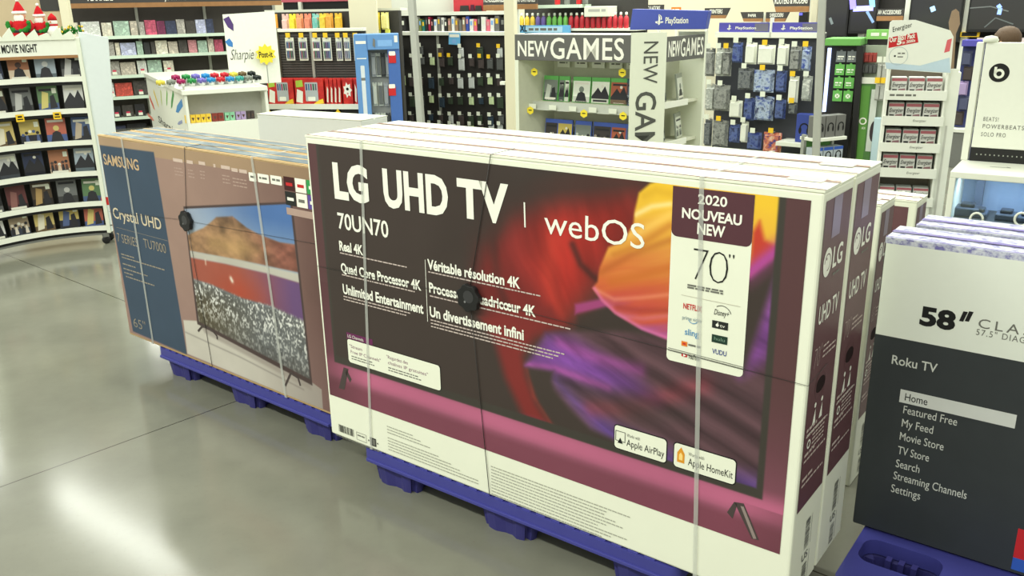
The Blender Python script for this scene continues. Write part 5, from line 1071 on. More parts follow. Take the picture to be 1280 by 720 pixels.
# ================================================================== BLACK PEG WALL
def black_wall():
    f = face_px(498, 44, 13.0, -33); W = f.u(637, 44); vt = f.v(500, 44)
    t = thing('black_peg_wall', 'black peg wall of small electronics packs under a white rail', 'peg wall', f.o, f.yaw)
    m = MB(); m.box(-.4, W, .0, .05, 0, vt, mat('peg_wall_black', (44, 42, 40), .6, .25, var=.1)); m.build('peg_panel', t)
    MB().box(-.4, W, -.05, .10, vt, vt + .05, WPLAST).build('top_rail', t, .004)
    for px in (549,): u = f.u(px, 90); MB().box(u - .02, u + .02, -.01, 0, .0, vt, STEEL).build('upright', t)
    rows = [(54, .20), (66, .24), (91, .24), (115, .24), (138, .2), (150, .2)]
    rn = ['top', 'second', 'third', 'fourth', 'fifth', 'sixth']; rng = random.Random(31)
    bodies = [mat('pack_black', (40, 42, 42)), mat('pack_black_green', (54, 66, 50)), mat('pack_black_blue', (46, 60, 72)), mat('pack_charcoal', (84, 86, 84)), mat('pack_pale_green', (190, 206, 160)), mat('pack_silver', (186, 190, 186))]
    for r, (y, h) in enumerate(rows):
        xs = [505 + 12.3 * k for k in range(11)]
        if r == 0: xs = xs[::2]
        for k, px in enumerate(xs):
            px += rng.uniform(-1.2, 1.2); py = y + (px - 500) * .01 + rng.uniform(-1, 1); u = f.u(px, py); z = f.v(px, py); big = rng.random()
            if u < -.35 or u > W - .06: continue
            bi = rng.choices(range(6), (4, 3, 3, 2, 2, 1.6))[0]; b = bodies[bi]; bn = ('black', 'dark green', 'dark blue', 'charcoal', 'pale green', 'silver')[bi]; hh = .09 + .08 * big
            hang_pack('electronics_pack', f'{bn} pack, {frm_left(k, len(xs))} in the {rn[r]} row of the black peg wall', 'electronics pack', 'packs on the black peg wall', f, u, z - .05, .07 + .03 * big, hh, b, WHITE, .02, YEL if (r < 2 and k in (4, 5, 9, 8)) else WHITE, .05)
    # blue card clipped to the rail
    d = thing('promo_card', 'light blue promotional card clipped to the black peg wall rail', 'card', f.pt(f.u(572, 48), f.v(572, 56), .07), f.yaw); w_ = .10; m = MB().front(); h = f.v(572, 41) - f.v(572, 56); m.prism([(-w_, h * .05), (w_ * .9, 0), (w_, h), (-w_ * .9, h)], 0, .006, mat('card_sky', (110, 180, 226))); m.build('card', d); m = MB().front(-.007); m.rect(-w_ * .8, h * .65, w_ * .85, h * .9, .0005, INKW); m.rrect(-w_ * .4, h * .15, w_ * .3, h * .5, .02, .0005, mat('pale_blue_print', (130, 176, 226))); m.build('print', d)
    # row of slim packs above the rail
    f2 = f.off(0, -1.2); b2 = thing('slim_pack_rack', 'pale rack of slim colourful packs above the black peg wall', 'rack', f2.pt(0, 0), f.yaw); z1 = f2.v(560, 19); z0 = f2.v(560, 41); W2 = f2.u(640, 30)
    MB().box(f2.u(472, 30), W2, .10, .14, 0, z1, mat('rack_back_dark', (56, 50, 50))).build('back_panel', b2); MB().box(f2.u(490, 30), W2, -.02, .16, z1, z1 + .05, WPLAST).build('top_rail', b2); m = MB(); m.box(f2.u(472, 30), W2, -.08, .14, z0 - .05, z0, WPLAST); m.build('shelf', b2)
    cs = [('black', (40, 40, 40)), ('olive', (110, 120, 60)), ('crimson', (150, 30, 60)), ('white', (226, 226, 220)), ('teal', (40, 110, 100)), ('pink', (224, 110, 130)), ('tan', (150, 124, 100)), ('blue', (60, 80, 160)), ('grey', (110, 110, 108)), ('red', (190, 50, 60))]
    seq = [(504, 9, 0), (521, 4, 3), (526, 3.5, 1), (530, 4, 4), (534, 3, 0), (537.5, 3, 2), (541, 3, 0), (545, 4, 3), (549.5, 4, 8), (554, 3.5, 3), (558, 4, 0), (562.5, 4, 6), (567, 4, 3), (571.5, 4, 6), (576, 4, 8), (580.5, 4, 6), (585, 4, 7), (590, 5, 3), (595, 4, 5), (599.5, 4, 0), (605, 6, 3), (611, 5, 5), (616, 5, 3), (622, 6, 8), (629, 6, 0)]
    for k, (px, wp, ci) in enumerate(seq):
        u = f2.u(px, 30); w_ = wp / 84.0 * 1.05; h = (z1 - z0) * (.82 + .1 * math.sin(k * 1.7)); nm, rgb = cs[ci]; P = f2.pt(u, z0 + .002, .02)
        d = thing('slim_pack', f'slim {nm} pack, number {("one two three four five six seven eight nine ten eleven twelve thirteen fourteen fifteen sixteen seventeen eighteen nineteen twenty twentyone twentytwo twentythree twentyfour twentyfive").split()[k]} from left above the black peg wall', 'slim pack', P, f.yaw, 'slim packs above the peg wall')
        MB().box(-w_ / 2, w_ / 2, 0, .08, 0, h, mat('slim_' + nm, rgb)).build('sleeve', d, .003); m = MB().front(-.001); m.rect(-w_ * .3, h * .55, w_ * .3, h * .85, .0006, cs_print(k)); m.build('print', d)
    # red panel, dark bags and category signs behind
    f3 = f.off(0, -1.6); t = thing('red_display_panel', 'red back panel with dark laptop sleeves above the slim packs', 'display panel', f3.pt(0, 0), f.yaw)
    m = MB(); m.box(f3.u(567, 8), f3.u(606, 8), 0, .04, .5, 2.1, mat('wall_red', (206, 66, 74), .6, .25, var=.05)); m.build('panel', t)
    for x0, x1, y in ((576, 588, 7), (589, 595, 6), (595, 604, 7)): m = MB(); a, b = f3.u(x0, 12), f3.u(x1, 12); m.frame((0, -.02, 0), (1, 0, 0), (0, 0, 1)); m.prism([(a, f3.v(x0, 18)), (b, f3.v(x0, 18)), (b - .02, f3.v(x0, y)), (a + .02, f3.v(x0, y))], 0, .02, DARK if x0 != 589 else mat('sleeve_maroon', (90, 40, 60))); m.build('laptop_sleeve', t)
    MB().box(f3.u(604, 15), f3.u(634, 15), .3, .34, .5, 2.1, mat('tan_panel', (190, 172, 140))).build('side_board', t)
    f4 = f.off(0, -1.5); category_sign('PC ACCESSORIES', 'dark hanging category sign reading PC ACCESSORIES', f4, 604, -8, 634, 6, 13, (605, 630), 0, .9)
    f5 = face_px(490, 18, 15.2, -25); t = thing('white_column_panel', 'plain white panel above the slim packs, left of the red panel', 'panel', f5.o, f5.yaw); MB().box(0, f5.u(567, 18), 0, .2, f5.v(520, 19), 2.3, WPLAST).build('panel', t, .005)
def cs_print(k): return (WHITE, mat('pinkish_print', (214, 150, 150)), mat('pale_blue_print', (130, 176, 226)), YEL, GREY)[k % 5]
def category_sign(text, label, f, x0, y0, x1, y1, y2, tx, taper=0, post=None):
    """hanging fascia: charcoal board over a wood-look strip"""
    a, b = f.u(x0, y1), f.u(x1, y1); vt = f.v((x0 + x1) / 2, y0); vm = f.v((x0 + x1) / 2, y1); vb = f.v((x0 + x1) / 2, y2)
    t = thing('category_sign', label, 'sign', f.pt(a, vb), f.yaw); W = b - a; H = vt - vb; hm = vm - vb; tl, tr = (taper if taper > 0 else 0), (-taper if taper < 0 else 0)
    q = hm / H
    m = MB().front(); m.prism([(tl * W * (1 - q), hm), (W - tr * W * (1 - q), hm), (W, H), (0, H)], -.03, 0, mat('fascia_charcoal', (70, 68, 66), .6, .25)); brd = m.build('board', t)
    m = MB().front(); m.prism([(tl * W, 0), (W - tr * W, 0), (W - tr * W * (1 - q), hm - .001), (tl * W * (1 - q), hm - .001)], -.03, .004, WOOD); m.build('wood_strip', t)
    m = MB().front(); c0, c1 = f.u(tx[0], y1) - a, f.u(tx[1], y1) - a; ch = min((H - hm) * .55, (c1 - c0) * .3); m.text(text, c0, hm + (H - hm) * .25, INKW, ch, c1, .002, .02); m.build('lettering', brd)
    if post is not None:
        u = W * post; MB().box(u - .02, u + .02, .031, .07, -vb, H * .9, WPLAST).build('post', t)
    return t
black_wall()

# ================================================================== NEW GAMES FIXTURE
GF = face_px(643, 43, 7.4, -37)
def new_games():
    f = GF; vt = f.v(643, 43); u1 = f.u(789, 44.5); vh = f.v(643, 75)
    cn = f.pt(u1, 0); fc = Face(cn, math.radians(6)); uc = fc.u(834, 42); rc = fc.pt(uc, 0); fr = Face(rc, math.radians(50)); ur = fr.u(880, 72)
    CW = mat('fixture_cream_white', (228, 232, 212), .5, .3, var=.02); HD = mat('header_grey', (100, 100, 96), .55, .25, var=.03); INT = mat('fixture_interior', (206, 208, 186), .55, .25)
    inv = (Matrix.Translation(f.o) @ Matrix.Rotation(f.yaw, 4, 'Z')).inverted()
    def plane(m, g, d=0.0): m.M = inv @ Matrix(((g.e.x, 0, g.n.x, g.o.x + g.n.x * d), (g.e.y, 0, g.n.y, g.o.y + g.n.y * d), (0, 1, 0, 0), (0, 0, 0, 1))); return m
    t = thing('game_fixture', 'white two-sided video game fixture with grey NEW GAMES headers', 'fixture', f.o, f.yaw)
    MB().box(0, u1, -.0, .03, vh, vt, HD).build('front_header', t, .003)
    m = MB(); a = f.u(662, 100); m.box(0, .035, 0, .42, 0, vh, CW); m.add([(0.035, .0, 0), (a, .36, 0), (a, .36, vh), (.035, 0, vh)], [(0, 1, 2, 3)], INT); m.build('left_flank', t)
    MB().box(.0, u1 + .02, .36, .40, 0, vt, INT).build('back_panel', t); MB().box(0, u1, .03, .36, vh, vh + .03, CW).build('header_soffit', t); MB().box(0, u1, .03, .4, vt - .03, vt, CW).build('top_board', t)
    m = MB().front(); a, b = f.u(647.5, 68), f.u(686, 68); m.text('NEW', a, vh + .035, INKW, .115, b, .002, .02, 1.04); m.text('GAMES', f.u(688, 72), vh + .02, INKW, .155, f.u(780, 74), .002, .012, 1.06); m.build('front_lettering', t)
    # corner panel and right face
    m = MB(); plane(m, fc); m.prism([(0, 0), (uc, 0), (uc, vt + .015), (0, vt + .015)], -.02, 0, CW); m.build('corner_panel', t)
    m = MB(); plane(m, fc, .001); 
    M0 = m.M.copy(); m.M = M0 @ Matrix(((0, 1, 0, uc * .18), (-1, 0, 0, vt - .05), (0, 0, 1, 0), (0, 0, 0, 1)))     # text reading downwards
    k1 = fc.v(806, 47) - fc.v(806, 99.5); m.text('NEW', 0, 0.05, mat('letter_grey', (84, 86, 80)), uc * .40, k1, .001, .0); m.text('GAMES', k1 + .06, -.0, mat('letter_grey', (84, 86, 80)), uc * .56, k1 + .06 + .66, .001, .012); m.build('corner_lettering', t)
    m = MB(); plane(m, fr); m.prism([(0, vh), (ur, vh), (ur, vt - .02), (0, vt - .02)], -.03, 0, HD); m.build('side_header', t)
    m = MB(); plane(m, fr); m.text('NEW', ur * .04, vh + .04, INKW, .105, ur * .34, .002, .03); m.text('GAMES', ur * .35, vh + .03, INKW, .13, ur * .96, .002, .012, 1.06); m.build('side_lettering', t)
    m = MB(); plane(m, fr); m.prism([(0, 0), (ur, 0), (ur, vh), (0, vh)], -.24, -.22, INT); m.prism([(ur, 0), (ur + .03, 0), (ur + .03, vt), (ur, vt)], -.24, .0, CW); m.build('side_back', t)
    # shelves
    z1 = f.v(700, 131); z2 = f.v(700, 186)
    for z in (z1, z2):
        m = MB(); m.box(.05, u1, .14, .36, z - .012, z, INT); m.add([(.08, .14, z), (u1, .14, z), (u1, .10, z - .065), (.08, .10, z - .065)], [(0, 1, 2, 3)], mat('price_rail_grey', (168, 172, 158), .35, .4)); m.build('shelf', t)
    for k in range(5):
        m = MB(); m.frame((f.u(653 + 25 * k, 142), .098, z1 - .058), (1, 0, 0), (0, 0, 1)); m.prism([(0, 0), (.07, 0), (.07, .04), (0, .04)], 0, .003, WHITE); m.build('price_label', t)
    for k in range(6):
        m = MB(); m.frame((f.u(668 + 22 * k, 85), .34, f.v(700, 88)), (1, 0, 0), (0, 0, 1)); m.prism([(0, 0), (.12, 0), (.12, .06), (0, .06)], 0, .004, WPLAST); m.words(.02, .1, .03, .012, .005, INKG, random.Random(k)); m.build('shelf_card', t)
    z3 = [fr.v(850, y) for y in (128, 177)]
    for z in z3:
        m = MB(); plane(m, fr); m.prism([(0, z - .02), (ur, z - .02), (ur, z), (0, z)], -.22, -.04, INT); m.prism([(0, z - .035), (ur * .7, z - .035), (ur * .7, z + .012), (0, z + .012)], -.04, -.03, WPLAST); m.build('side_shelf', t)
    # yellow price bursts
    for px, py in ((668, 90), (778, 91), (663, 138), (730, 142), (779, 145)):
        a = f.uv(px, py, -.08); m = MB(); m.frame((a[0], .08, a[1]), (1, 0, 0), (0, 0, 1)); m.prism([(.036 * math.cos(2 * PI * q / 12) * (1 if q % 2 else .86), .034 * math.sin(2 * PI * q / 12) * (1 if q % 2 else .86)) for q in range(12)], 0, .003, mat('burst_yellow', (240, 218, 60))); m.rect(-.016, -.002, .016, .006, .0035, INKK); m.build('price_burst', t)
    # game cases
    cov = [cover_mat('game_cover_smoke', (120, 128, 120), (190, 196, 184), (70, 80, 76), 20), cover_mat('game_cover_pale', (226, 230, 216), (150, 158, 146), (190, 194, 180), 24), cover_mat('game_cover_rust', (190, 90, 60), (214, 180, 130), (110, 90, 70), 22), cover_mat('game_cover_steel', (90, 110, 130), (170, 180, 184), (50, 64, 80), 20), cover_mat('game_cover_gold', (206, 186, 90), (150, 140, 96), (90, 90, 80), 24), cover_mat('game_cover_dark', (60, 56, 54), (130, 120, 110), (190, 180, 170), 24)]
    def case(g, u, z, w_, h, shell, cv, label, dd, yaw=0.0, group='game cases in the game fixture'):
        d = thing('game_case', label, 'game case', g.pt(u, z + .002, dd), g.yaw + yaw, group); tl = Matrix.Rotation(-.12, 4, 'X')
        m = MB(); m.M = tl; m.box(-w_ / 2, w_ / 2, 0, .014, 0, h, shell); m.build('case', d, .002); m = MB(); ccs = (((120, 128, 120), (190, 196, 184), (70, 80, 76)), ((226, 230, 216), (120, 130, 120), (190, 194, 180)), ((170, 90, 64), (214, 180, 130), (110, 90, 70)), ((90, 110, 130), (170, 180, 184), (50, 64, 80)), ((196, 176, 90), (150, 140, 96), (90, 90, 80)), ((60, 56, 54), (150, 140, 130), (190, 180, 170)))[cov.index(cv)]; poster(m, w_ / 2 - .005, h * .82, ccs, random.Random(label)); m.v = [tuple(tl @ Vector((x + .001, y, z + .004))) for x, y, z in m.v]; m.build('cover', d)
    GC = mat('game_case_green', (92, 170, 84), .3, .45); BC = mat('game_case_blue', (64, 92, 178), .3, .45)
    for k, (px, w_, ci, nm) in enumerate(((670, .12, 0, 'smoky'), (684, .05, 0, 'edge-on'), (690.5, .04, 1, 'edge-on pale'), (709, .14, 1, 'pale patterned'), (733, .14, 1, 'whitish'), (757, .135, 2, 'rust red'), (774, .10, 3, 'steel blue'))):
        case(f, f.u(px, 110), z1, w_ * 1.22, .205, GC if k < 6 else BC, cov[ci], f'green {nm} game case, {frm_left(k, 7)} on the upper game shelf' if k < 6 else 'steel blue game case at the right end of the upper game shelf', -.20)
    for k, (px, w_, ci, nm) in enumerate(((671, .105, 5, 'dark titled'), (688, .12, 4, 'gold'), (711, .13, 0, 'smoky'), (735, .14, 5, 'dark skull-grey'), (756, .115, 2, 'rust red'), (774, .10, 3, 'steel'))):
        case(f, f.u(px, 165), z2, w_ * 1.22, .205, BC, cov[ci], f'blue {nm} game case, {frm_left(k, 6)} on the lower game shelf', -.20)
    for r, z in enumerate(z3):
        for k in range(2): case(fr, ur * (.26 + .46 * k), z, .17, .205, mat('game_case_clear_grey', (150, 156, 144), .3, .4), cov[1 if k else 0], f'pale game case, {("left", "right")[k]} of two on the {("upper", "lower")[r]} side shelf', -.10, .25)
    # blue console sign on the top corner
    sf = face_px(787, 41, 7.35, -22); a = sf.u(881, 40); vb_ = vt + .02
    d = thing('console_sign', 'blue slanted sign with white lettering standing on the game fixture corner', 'sign', sf.pt(0, vb_), sf.yaw); BL = mat('console_blue', (70, 84, 170), .4, .35, var=.05); h = sf.v(790, 15) - sf.v(790, 41)
    m = MB().front(); m.prism([(0, 0), (a, -.0), (a + .02, h * .86), (.02, h)], -.16, 0, BL); m.build('sign_box', d, .003)
    m = MB().front(); ps_logo(m, a * .40, h * .22, h * .52); m.build('logo', d); m = MB().front(); m.text('PlayStation', a * .48, h * .30, INKW, h * .28, a * .78, .003, .02); m.build('lettering', d)
def ps_logo(m, u, v, s):
    m.poly([(u - s * .10, v), (u + s * .05, v + s * .06), (u + s * .05, v + s * .72), (u - s * .10, v + s * .98)], .003, INKW); m.poly([(u + s * .05, v + s * .95), (u - s * .1, v + s * 1.0), (u + s * .2, v + s * .82), (u + s * .24, v + s * .5), (u + s * .1, v + s * .46), (u + s * .12, v + s * .74)], .003, INKW)
    m.poly([(u - s * .12, v + s * .12), (u - s * .38, v + s * .2), (u - s * .40, v + s * .32), (u - s * .12, v + s * .38), (u - s * .12, v + s * .30), (u - s * .28, v + s * .26), (u - s * .12, v + s * .22)], .003, INKW); m.poly([(u + s * .07, v + s * .16), (u + s * .36, v + s * .24), (u + s * .38, v + s * .34), (u + s * .07, v + s * .34), (u + s * .07, v + s * .28), (u + s * .22, v + s * .27), (u + s * .07, v + s * .22)], .003, INKW)
new_games()
# tall cream post and blue paper-roll strip behind the fixture
f = face_px(635, 100, 8.6, -20)
t = thing('cream_post', 'tall cream post rising left of the NEW GAMES fixture', 'post', f.o, f.yaw); MB().box(-.03, f.u(643, 60), 0, .10, 0, 2.2, CREAM).build('upright', t, .006); MB().box(-.08, -.03, -.01, .05, f.v(634, 106), f.v(634, 102), WPLAST).build('rail_clip', t)
f = face_px(641, 42, 12.0, -33)
t = thing('bottle_shelving', 'white-edged shelving of small bright ink bottles behind the NEW GAMES header', 'shelving', f.o, f.yaw); W = f.u(795, 30); zb = f.v(700, 35.5)
MB().box(0, W, .3, .34, 0, f.v(700, -6), DARK).build('back_panel', t); m = MB(); m.box(0, W, 0, .3, zb - .03, zb, WPLAST); m.build('lower_shelf', t); m = MB(); z2 = f.v(700, 10); m.box(f.u(672, 8), f.u(725, 8), -.02, .3, z2, z2 + .04, mat('mint_shelf_edge', (214, 232, 212))); m.build('upper_shelf', t)
m = MB(); m.box(.0, f.u(715, 36), -.06, -.03, f.v(680, 41), f.v(680, 31.5), mat('card_sky', (110, 180, 226))); m.front(-.061); m.rect(f.u(660, 36), f.v(680, 40), f.u(706, 36), f.v(680, 33), .0005, mat('pale_sky', (176, 214, 236))); m.text('XL', f.u(653, 39), f.v(660, 39), INKK, .075, f.u(662, 39), .001, .03); m.words(f.u(664, 37), f.u(702, 37), f.v(680, 38), .03, .001, INKG, random.Random(4)); m.build('size_banner', t)
bc = [('yellow', (236, 200, 70))] * 3 + [('violet', (120, 100, 170))] * 2 + [('green', (120, 190, 90))] * 4 + [('red', (190, 50, 60))] * 11
for k, (nm, rgb) in enumerate(bc):
    px = 649 + k * 6.9; u = f.u(px, 30); n = {'yellow': 3, 'violet': 2, 'green': 4, 'red': 11}[nm]; j = sum(1 for q in bc[:k] if q[0] == nm)
    d = thing('ink_bottle', f'{nm} ink bottle, {frm_left(j, n)} of the {nm} bottles behind the header', 'bottle', f.pt(u, zb + .001, -.06), f.yaw, 'ink bottles on the back shelving')
    MB().lathe([(.028, 0), (.032, .01), (.032, .11), (.024, .135), (.012, .145), (.012, .155)], mat('ink_' + nm, rgb, .35, .4), 10).build('bottle', d); MB().lathe([(.015, .155), (.016, .158), (.015, .185), (.0001, .19)], WHITE, 10).build('cap', d)
t = thing('white_box', 'white box on the upper shelf behind the NEW GAMES header', 'box', f.pt(f.u(731, 14), f.v(735, 21), .02), f.yaw); MB().box(0, f.u(761, 14) - f.u(731, 14), 0, .25, 0, f.v(735, 8) - f.v(735, 21), WHITE).build('carton', t, .006); m = MB().front(); m.words(.06, .3, .06, .03, .001, GREY_L, random.Random(2)); m.build('print', t)
for k in range(4):
    px = (692, 704, 719, 727)[k]; t = thing('small_jar', f'white-capped jar, {frm_left(k, 4)} on the upper shelf behind the header', 'jar', f.pt(f.u(px, 6), z2 + .041, -.1), f.yaw, 'jars on the upper back shelf'); MB().lathe([(.03, 0), (.035, .01), (.035, .08), (.03, .09)], (RED, GREY)[k % 2], 10).build('jar', t); MB().lathe([(.033, .09), (.033, .12), (.0001, .125)], WHITE, 10).build('lid', t)
category_sign('INK CARTRIDGES', 'dark category sign reading INK CARTRIDGES above the bottle shelving', f.off(0, .30), 641, -6, 671, 5, 11.5, (645, 669), 0, .1)

# ================================================================== CONSOLE ACCESSORY WALL
def console_wall():
    f = face_px(884, 46, 9.6, -39); W = f.u(1019, 47); vt = f.v(884, 47)
    t = thing('console_peg_wall', 'white peg wall of console accessories under two blue headers', 'peg wall', f.o, f.yaw); BL = mat('console_blue_back', (84, 80, 168), .45, .3, var=.05)
    MB().box(0, W, .25, .30, 0, vt + .04, mat('peg_wall_dark_grey', (72, 74, 80), .6, .25, var=.15, scale=8)).build('peg_panel', t)
    MB().box(0, W, .18, .30, vt - .005, vt + .05, WPLAST).build('top_rail', t)
    um = f.u(954, 38); vh = f.v(890, 29); sq = mat('header_grey_square', (110, 108, 124))
    for a, b in ((f.u(888, 38), um - .01), (um + .01, f.u(1014, 42))):
        m = MB(); m.box(a, b, .20, .24, vt + .05, vh, BL); m.front(.199); h = vh - vt - .05; ps_logo(m, a + .12, vt + .05 + h * .2, h * .62); m.text('PlayStation', a + .19, vt + .05 + h * .32, INKW, h * .26, a + .42, .003, .02); m.rect(b - .17, vt + .05 + h * .1, b - .02, vt + .05 + h * .9, .002, sq); m.build('header', t, 0)
    MB().box(um - .01, um + .01, .18, .24, vt, vh + .05, WPLAST).build('header_post', t)
    zs = f.v(995, 178); MB().box(f.u(972, 178), W, -.05, .25, zs - .04, zs, WPLAST).build('shelf', t); MB().box(f.u(880, 190), W, -.02, .25, 0, .12, WPLAST).build('plinth', t)
    wt = mat('pack_white', (226, 228, 214)); gy = cover_mat('pack_grey_art', (104, 106, 104), (150, 152, 146), (66, 68, 68), 16); gl = cover_mat('pack_pale_art', (196, 200, 190), (150, 154, 148), (220, 222, 212), 20); dk = cover_mat('pack_dark_art', (70, 74, 80), (120, 124, 124), (50, 52, 58), 22)
    bl = cover_mat('pack_blue_art', (46, 60, 124), (92, 108, 156), (28, 32, 62), 16); bw = cover_mat('pack_blue_white_art', (58, 78, 150), (176, 190, 208), (34, 40, 80), 13); orr = cover_mat('pack_blue_orange_art', (58, 66, 130), (200, 110, 70), (226, 200, 180), 18)
    rows = [('top', [(891, 60, 95, 12, gy, 'grey'), (902, 60, 95, 10, gl, 'pale grey'), (912.5, 60, 95, 10, gy, 'grey'), (925, 53, 78, 12, bl, 'blue'), (942, 53, 80, 14, wt, 'white'), (961, 56, 80, 22, wt, 'wide white'), (981, 55, 82, 14, wt, 'white'), (997.5, 58, 88, 14, gy, 'grey'), (1011, 58, 88, 11, bw, 'blue-grey')]),
            ('second', [(890, 105, 138, 12, gl, 'pale grey'), (905, 106, 138, 20, gy, 'wide grey'), (934, 85, 112, 20, dk, 'dark'), (958, 87, 115, 26, bw, 'wide blue'), (979, 88, 115, 13, bl, 'blue'), (994, 95, 130, 12, wt, 'narrow white'), (1011, 95, 126, 12, gl, 'pale grey')]),
            ('third', [(888, 148, 182, 9, dk, 'dark'), (903, 150, 182, 20, gy, 'wide grey'), (923, 125, 146, 16, wt, 'white'), (939, 122, 150, 13, bl, 'blue'), (958, 120, 150, 24, bw, 'blue-white'), (979, 124, 148, 13, bl, 'blue'), (993, 128, 142, 10, dk, 'small dark')]),
            ('lowest visible', [(920, 155, 178, 13, bl, 'blue'), (932, 152, 178, 9, wt, 'white'), (945, 165, 186, 18, bl, 'blue'), (968, 165, 190, 23, orr, 'blue-orange')])]
    ff = f.off(0, -.12); rng = random.Random(6)
    for rn, its in rows:
        for k, (px, y0, y1, wp, mt, nm) in enumerate(its):
            a = ff.uv(px, y0); b = ff.uv(px, y1); w_ = (ff.u(px + wp / 2, y0) - ff.u(px - wp / 2, y0)) * .98
            tg = YEL if rng.random() < .3 else WHITE
            hang_pack('accessory_pack', f'{nm} console accessory pack, {frm_left(k, len(its))} in the {rn} row of the console wall', 'accessory pack', 'packs on the console wall', ff, a[0], a[1], w_, a[1] - b[1], mt, mt, .045, tg, rng.uniform(0, .05))
    # boxed headset standing on the shelf
    d = thing('headset_box', 'blue boxed headset on the white shelf right of the console packs', 'box', f.pt(f.u(1003, 175), zs + .001, -.02), f.yaw, None); w_ = f.u(1014, 160) - f.u(993, 160); h = f.v(1003, 143) - zs
    MB().box(-w_ / 2, w_ / 2, 0, .10, 0, h, mat('headset_box_blue', (58, 74, 150))).build('carton', d, .004); m = MB().front(); m.ring(0, h * .52, w_ * .2, w_ * .28, .002, INKK, 0, PI); m.disc(-w_ * .24, h * .42, w_ * .09, .002, INKK, 12, h * .12); m.disc(w_ * .24, h * .42, w_ * .09, .002, INKK, 12, h * .12); m.build('headset_print', d)
console_wall()
# category signs high on the back wall
f = face_px(795, 20, 13.5, -37); category_sign('CALCULATORS', 'dark wedge category sign reading CALCULATORS left of the blue console sign', f, 797, 6, 829, 15, 17, (803, 825), .25, .8)
f = face_px(880, 20, 13.2, -39)
category_sign('PRINTERS', 'dark wedge category sign reading PRINTERS on the cream back wall', f, 880.5, 10, 912, 19, 23, (887, 903), -.18, .05)
category_sign('PAPER', 'dark wedge category sign reading PAPER between PRINTERS and SHREDDERS', f, 925, 15, 953, 23, 27, (935, 945), .18, .97)
category_sign('SHREDDERS', 'dark wedge category sign reading SHREDDERS right of the PAPER sign', f, 957, 15, 986, 23, 27, (962, 979), -.18, .05)
category_sign('ROUTERS & MODEMS', 'large dark category sign reading ROUTERS AND MODEMS, top centre right', f.off(0, .5), 964, -6, 1011, 8, 15, (968, 1009), .14, .95)
f = face_px(1011, 60, 11.4, -39); t = thing('cream_end_panel', 'narrow cream end panel with dark device behind the grey pole', 'panel', f.o, f.yaw); MB().box(0, f.u(1021, 20), 0, .2, 0, 2.2, CREAM).build('panel', t, .005); MB().box(f.u(1000, 25), f.u(1010.5, 25), -.05, .02, f.v(1004, 34), f.v(1004, 15), BLACK).build('dark_device', t, .004); MB().box(f.u(1001, 18), f.u(1005, 18), -.054, -.05, f.v(1004, 19), f.v(1004, 16), mat('blue_indicator', (90, 90, 220), emit=(90, 90, 220), es=1.0)).build('indicator', t)
f = face_px(806, 12, 13.8, -37); t = thing('orange_tag_sign', 'small orange sign on the back wall above the blue console sign', 'sign', f.pt(f.u(839, 15), f.v(839, 17)), f.yaw); m = MB().front(); m.prism([(0, 0), (.15, 0), (.15, .09), (0, .09)], -.02, 0, ORANGE); m.words(.02, .13, .05, .015, .001, INKW, random.Random(1)); m.build('board', t); MB().box(.06, .09, .021, .06, -f.v(839, 17), .08, WPLAST).build('post', t)

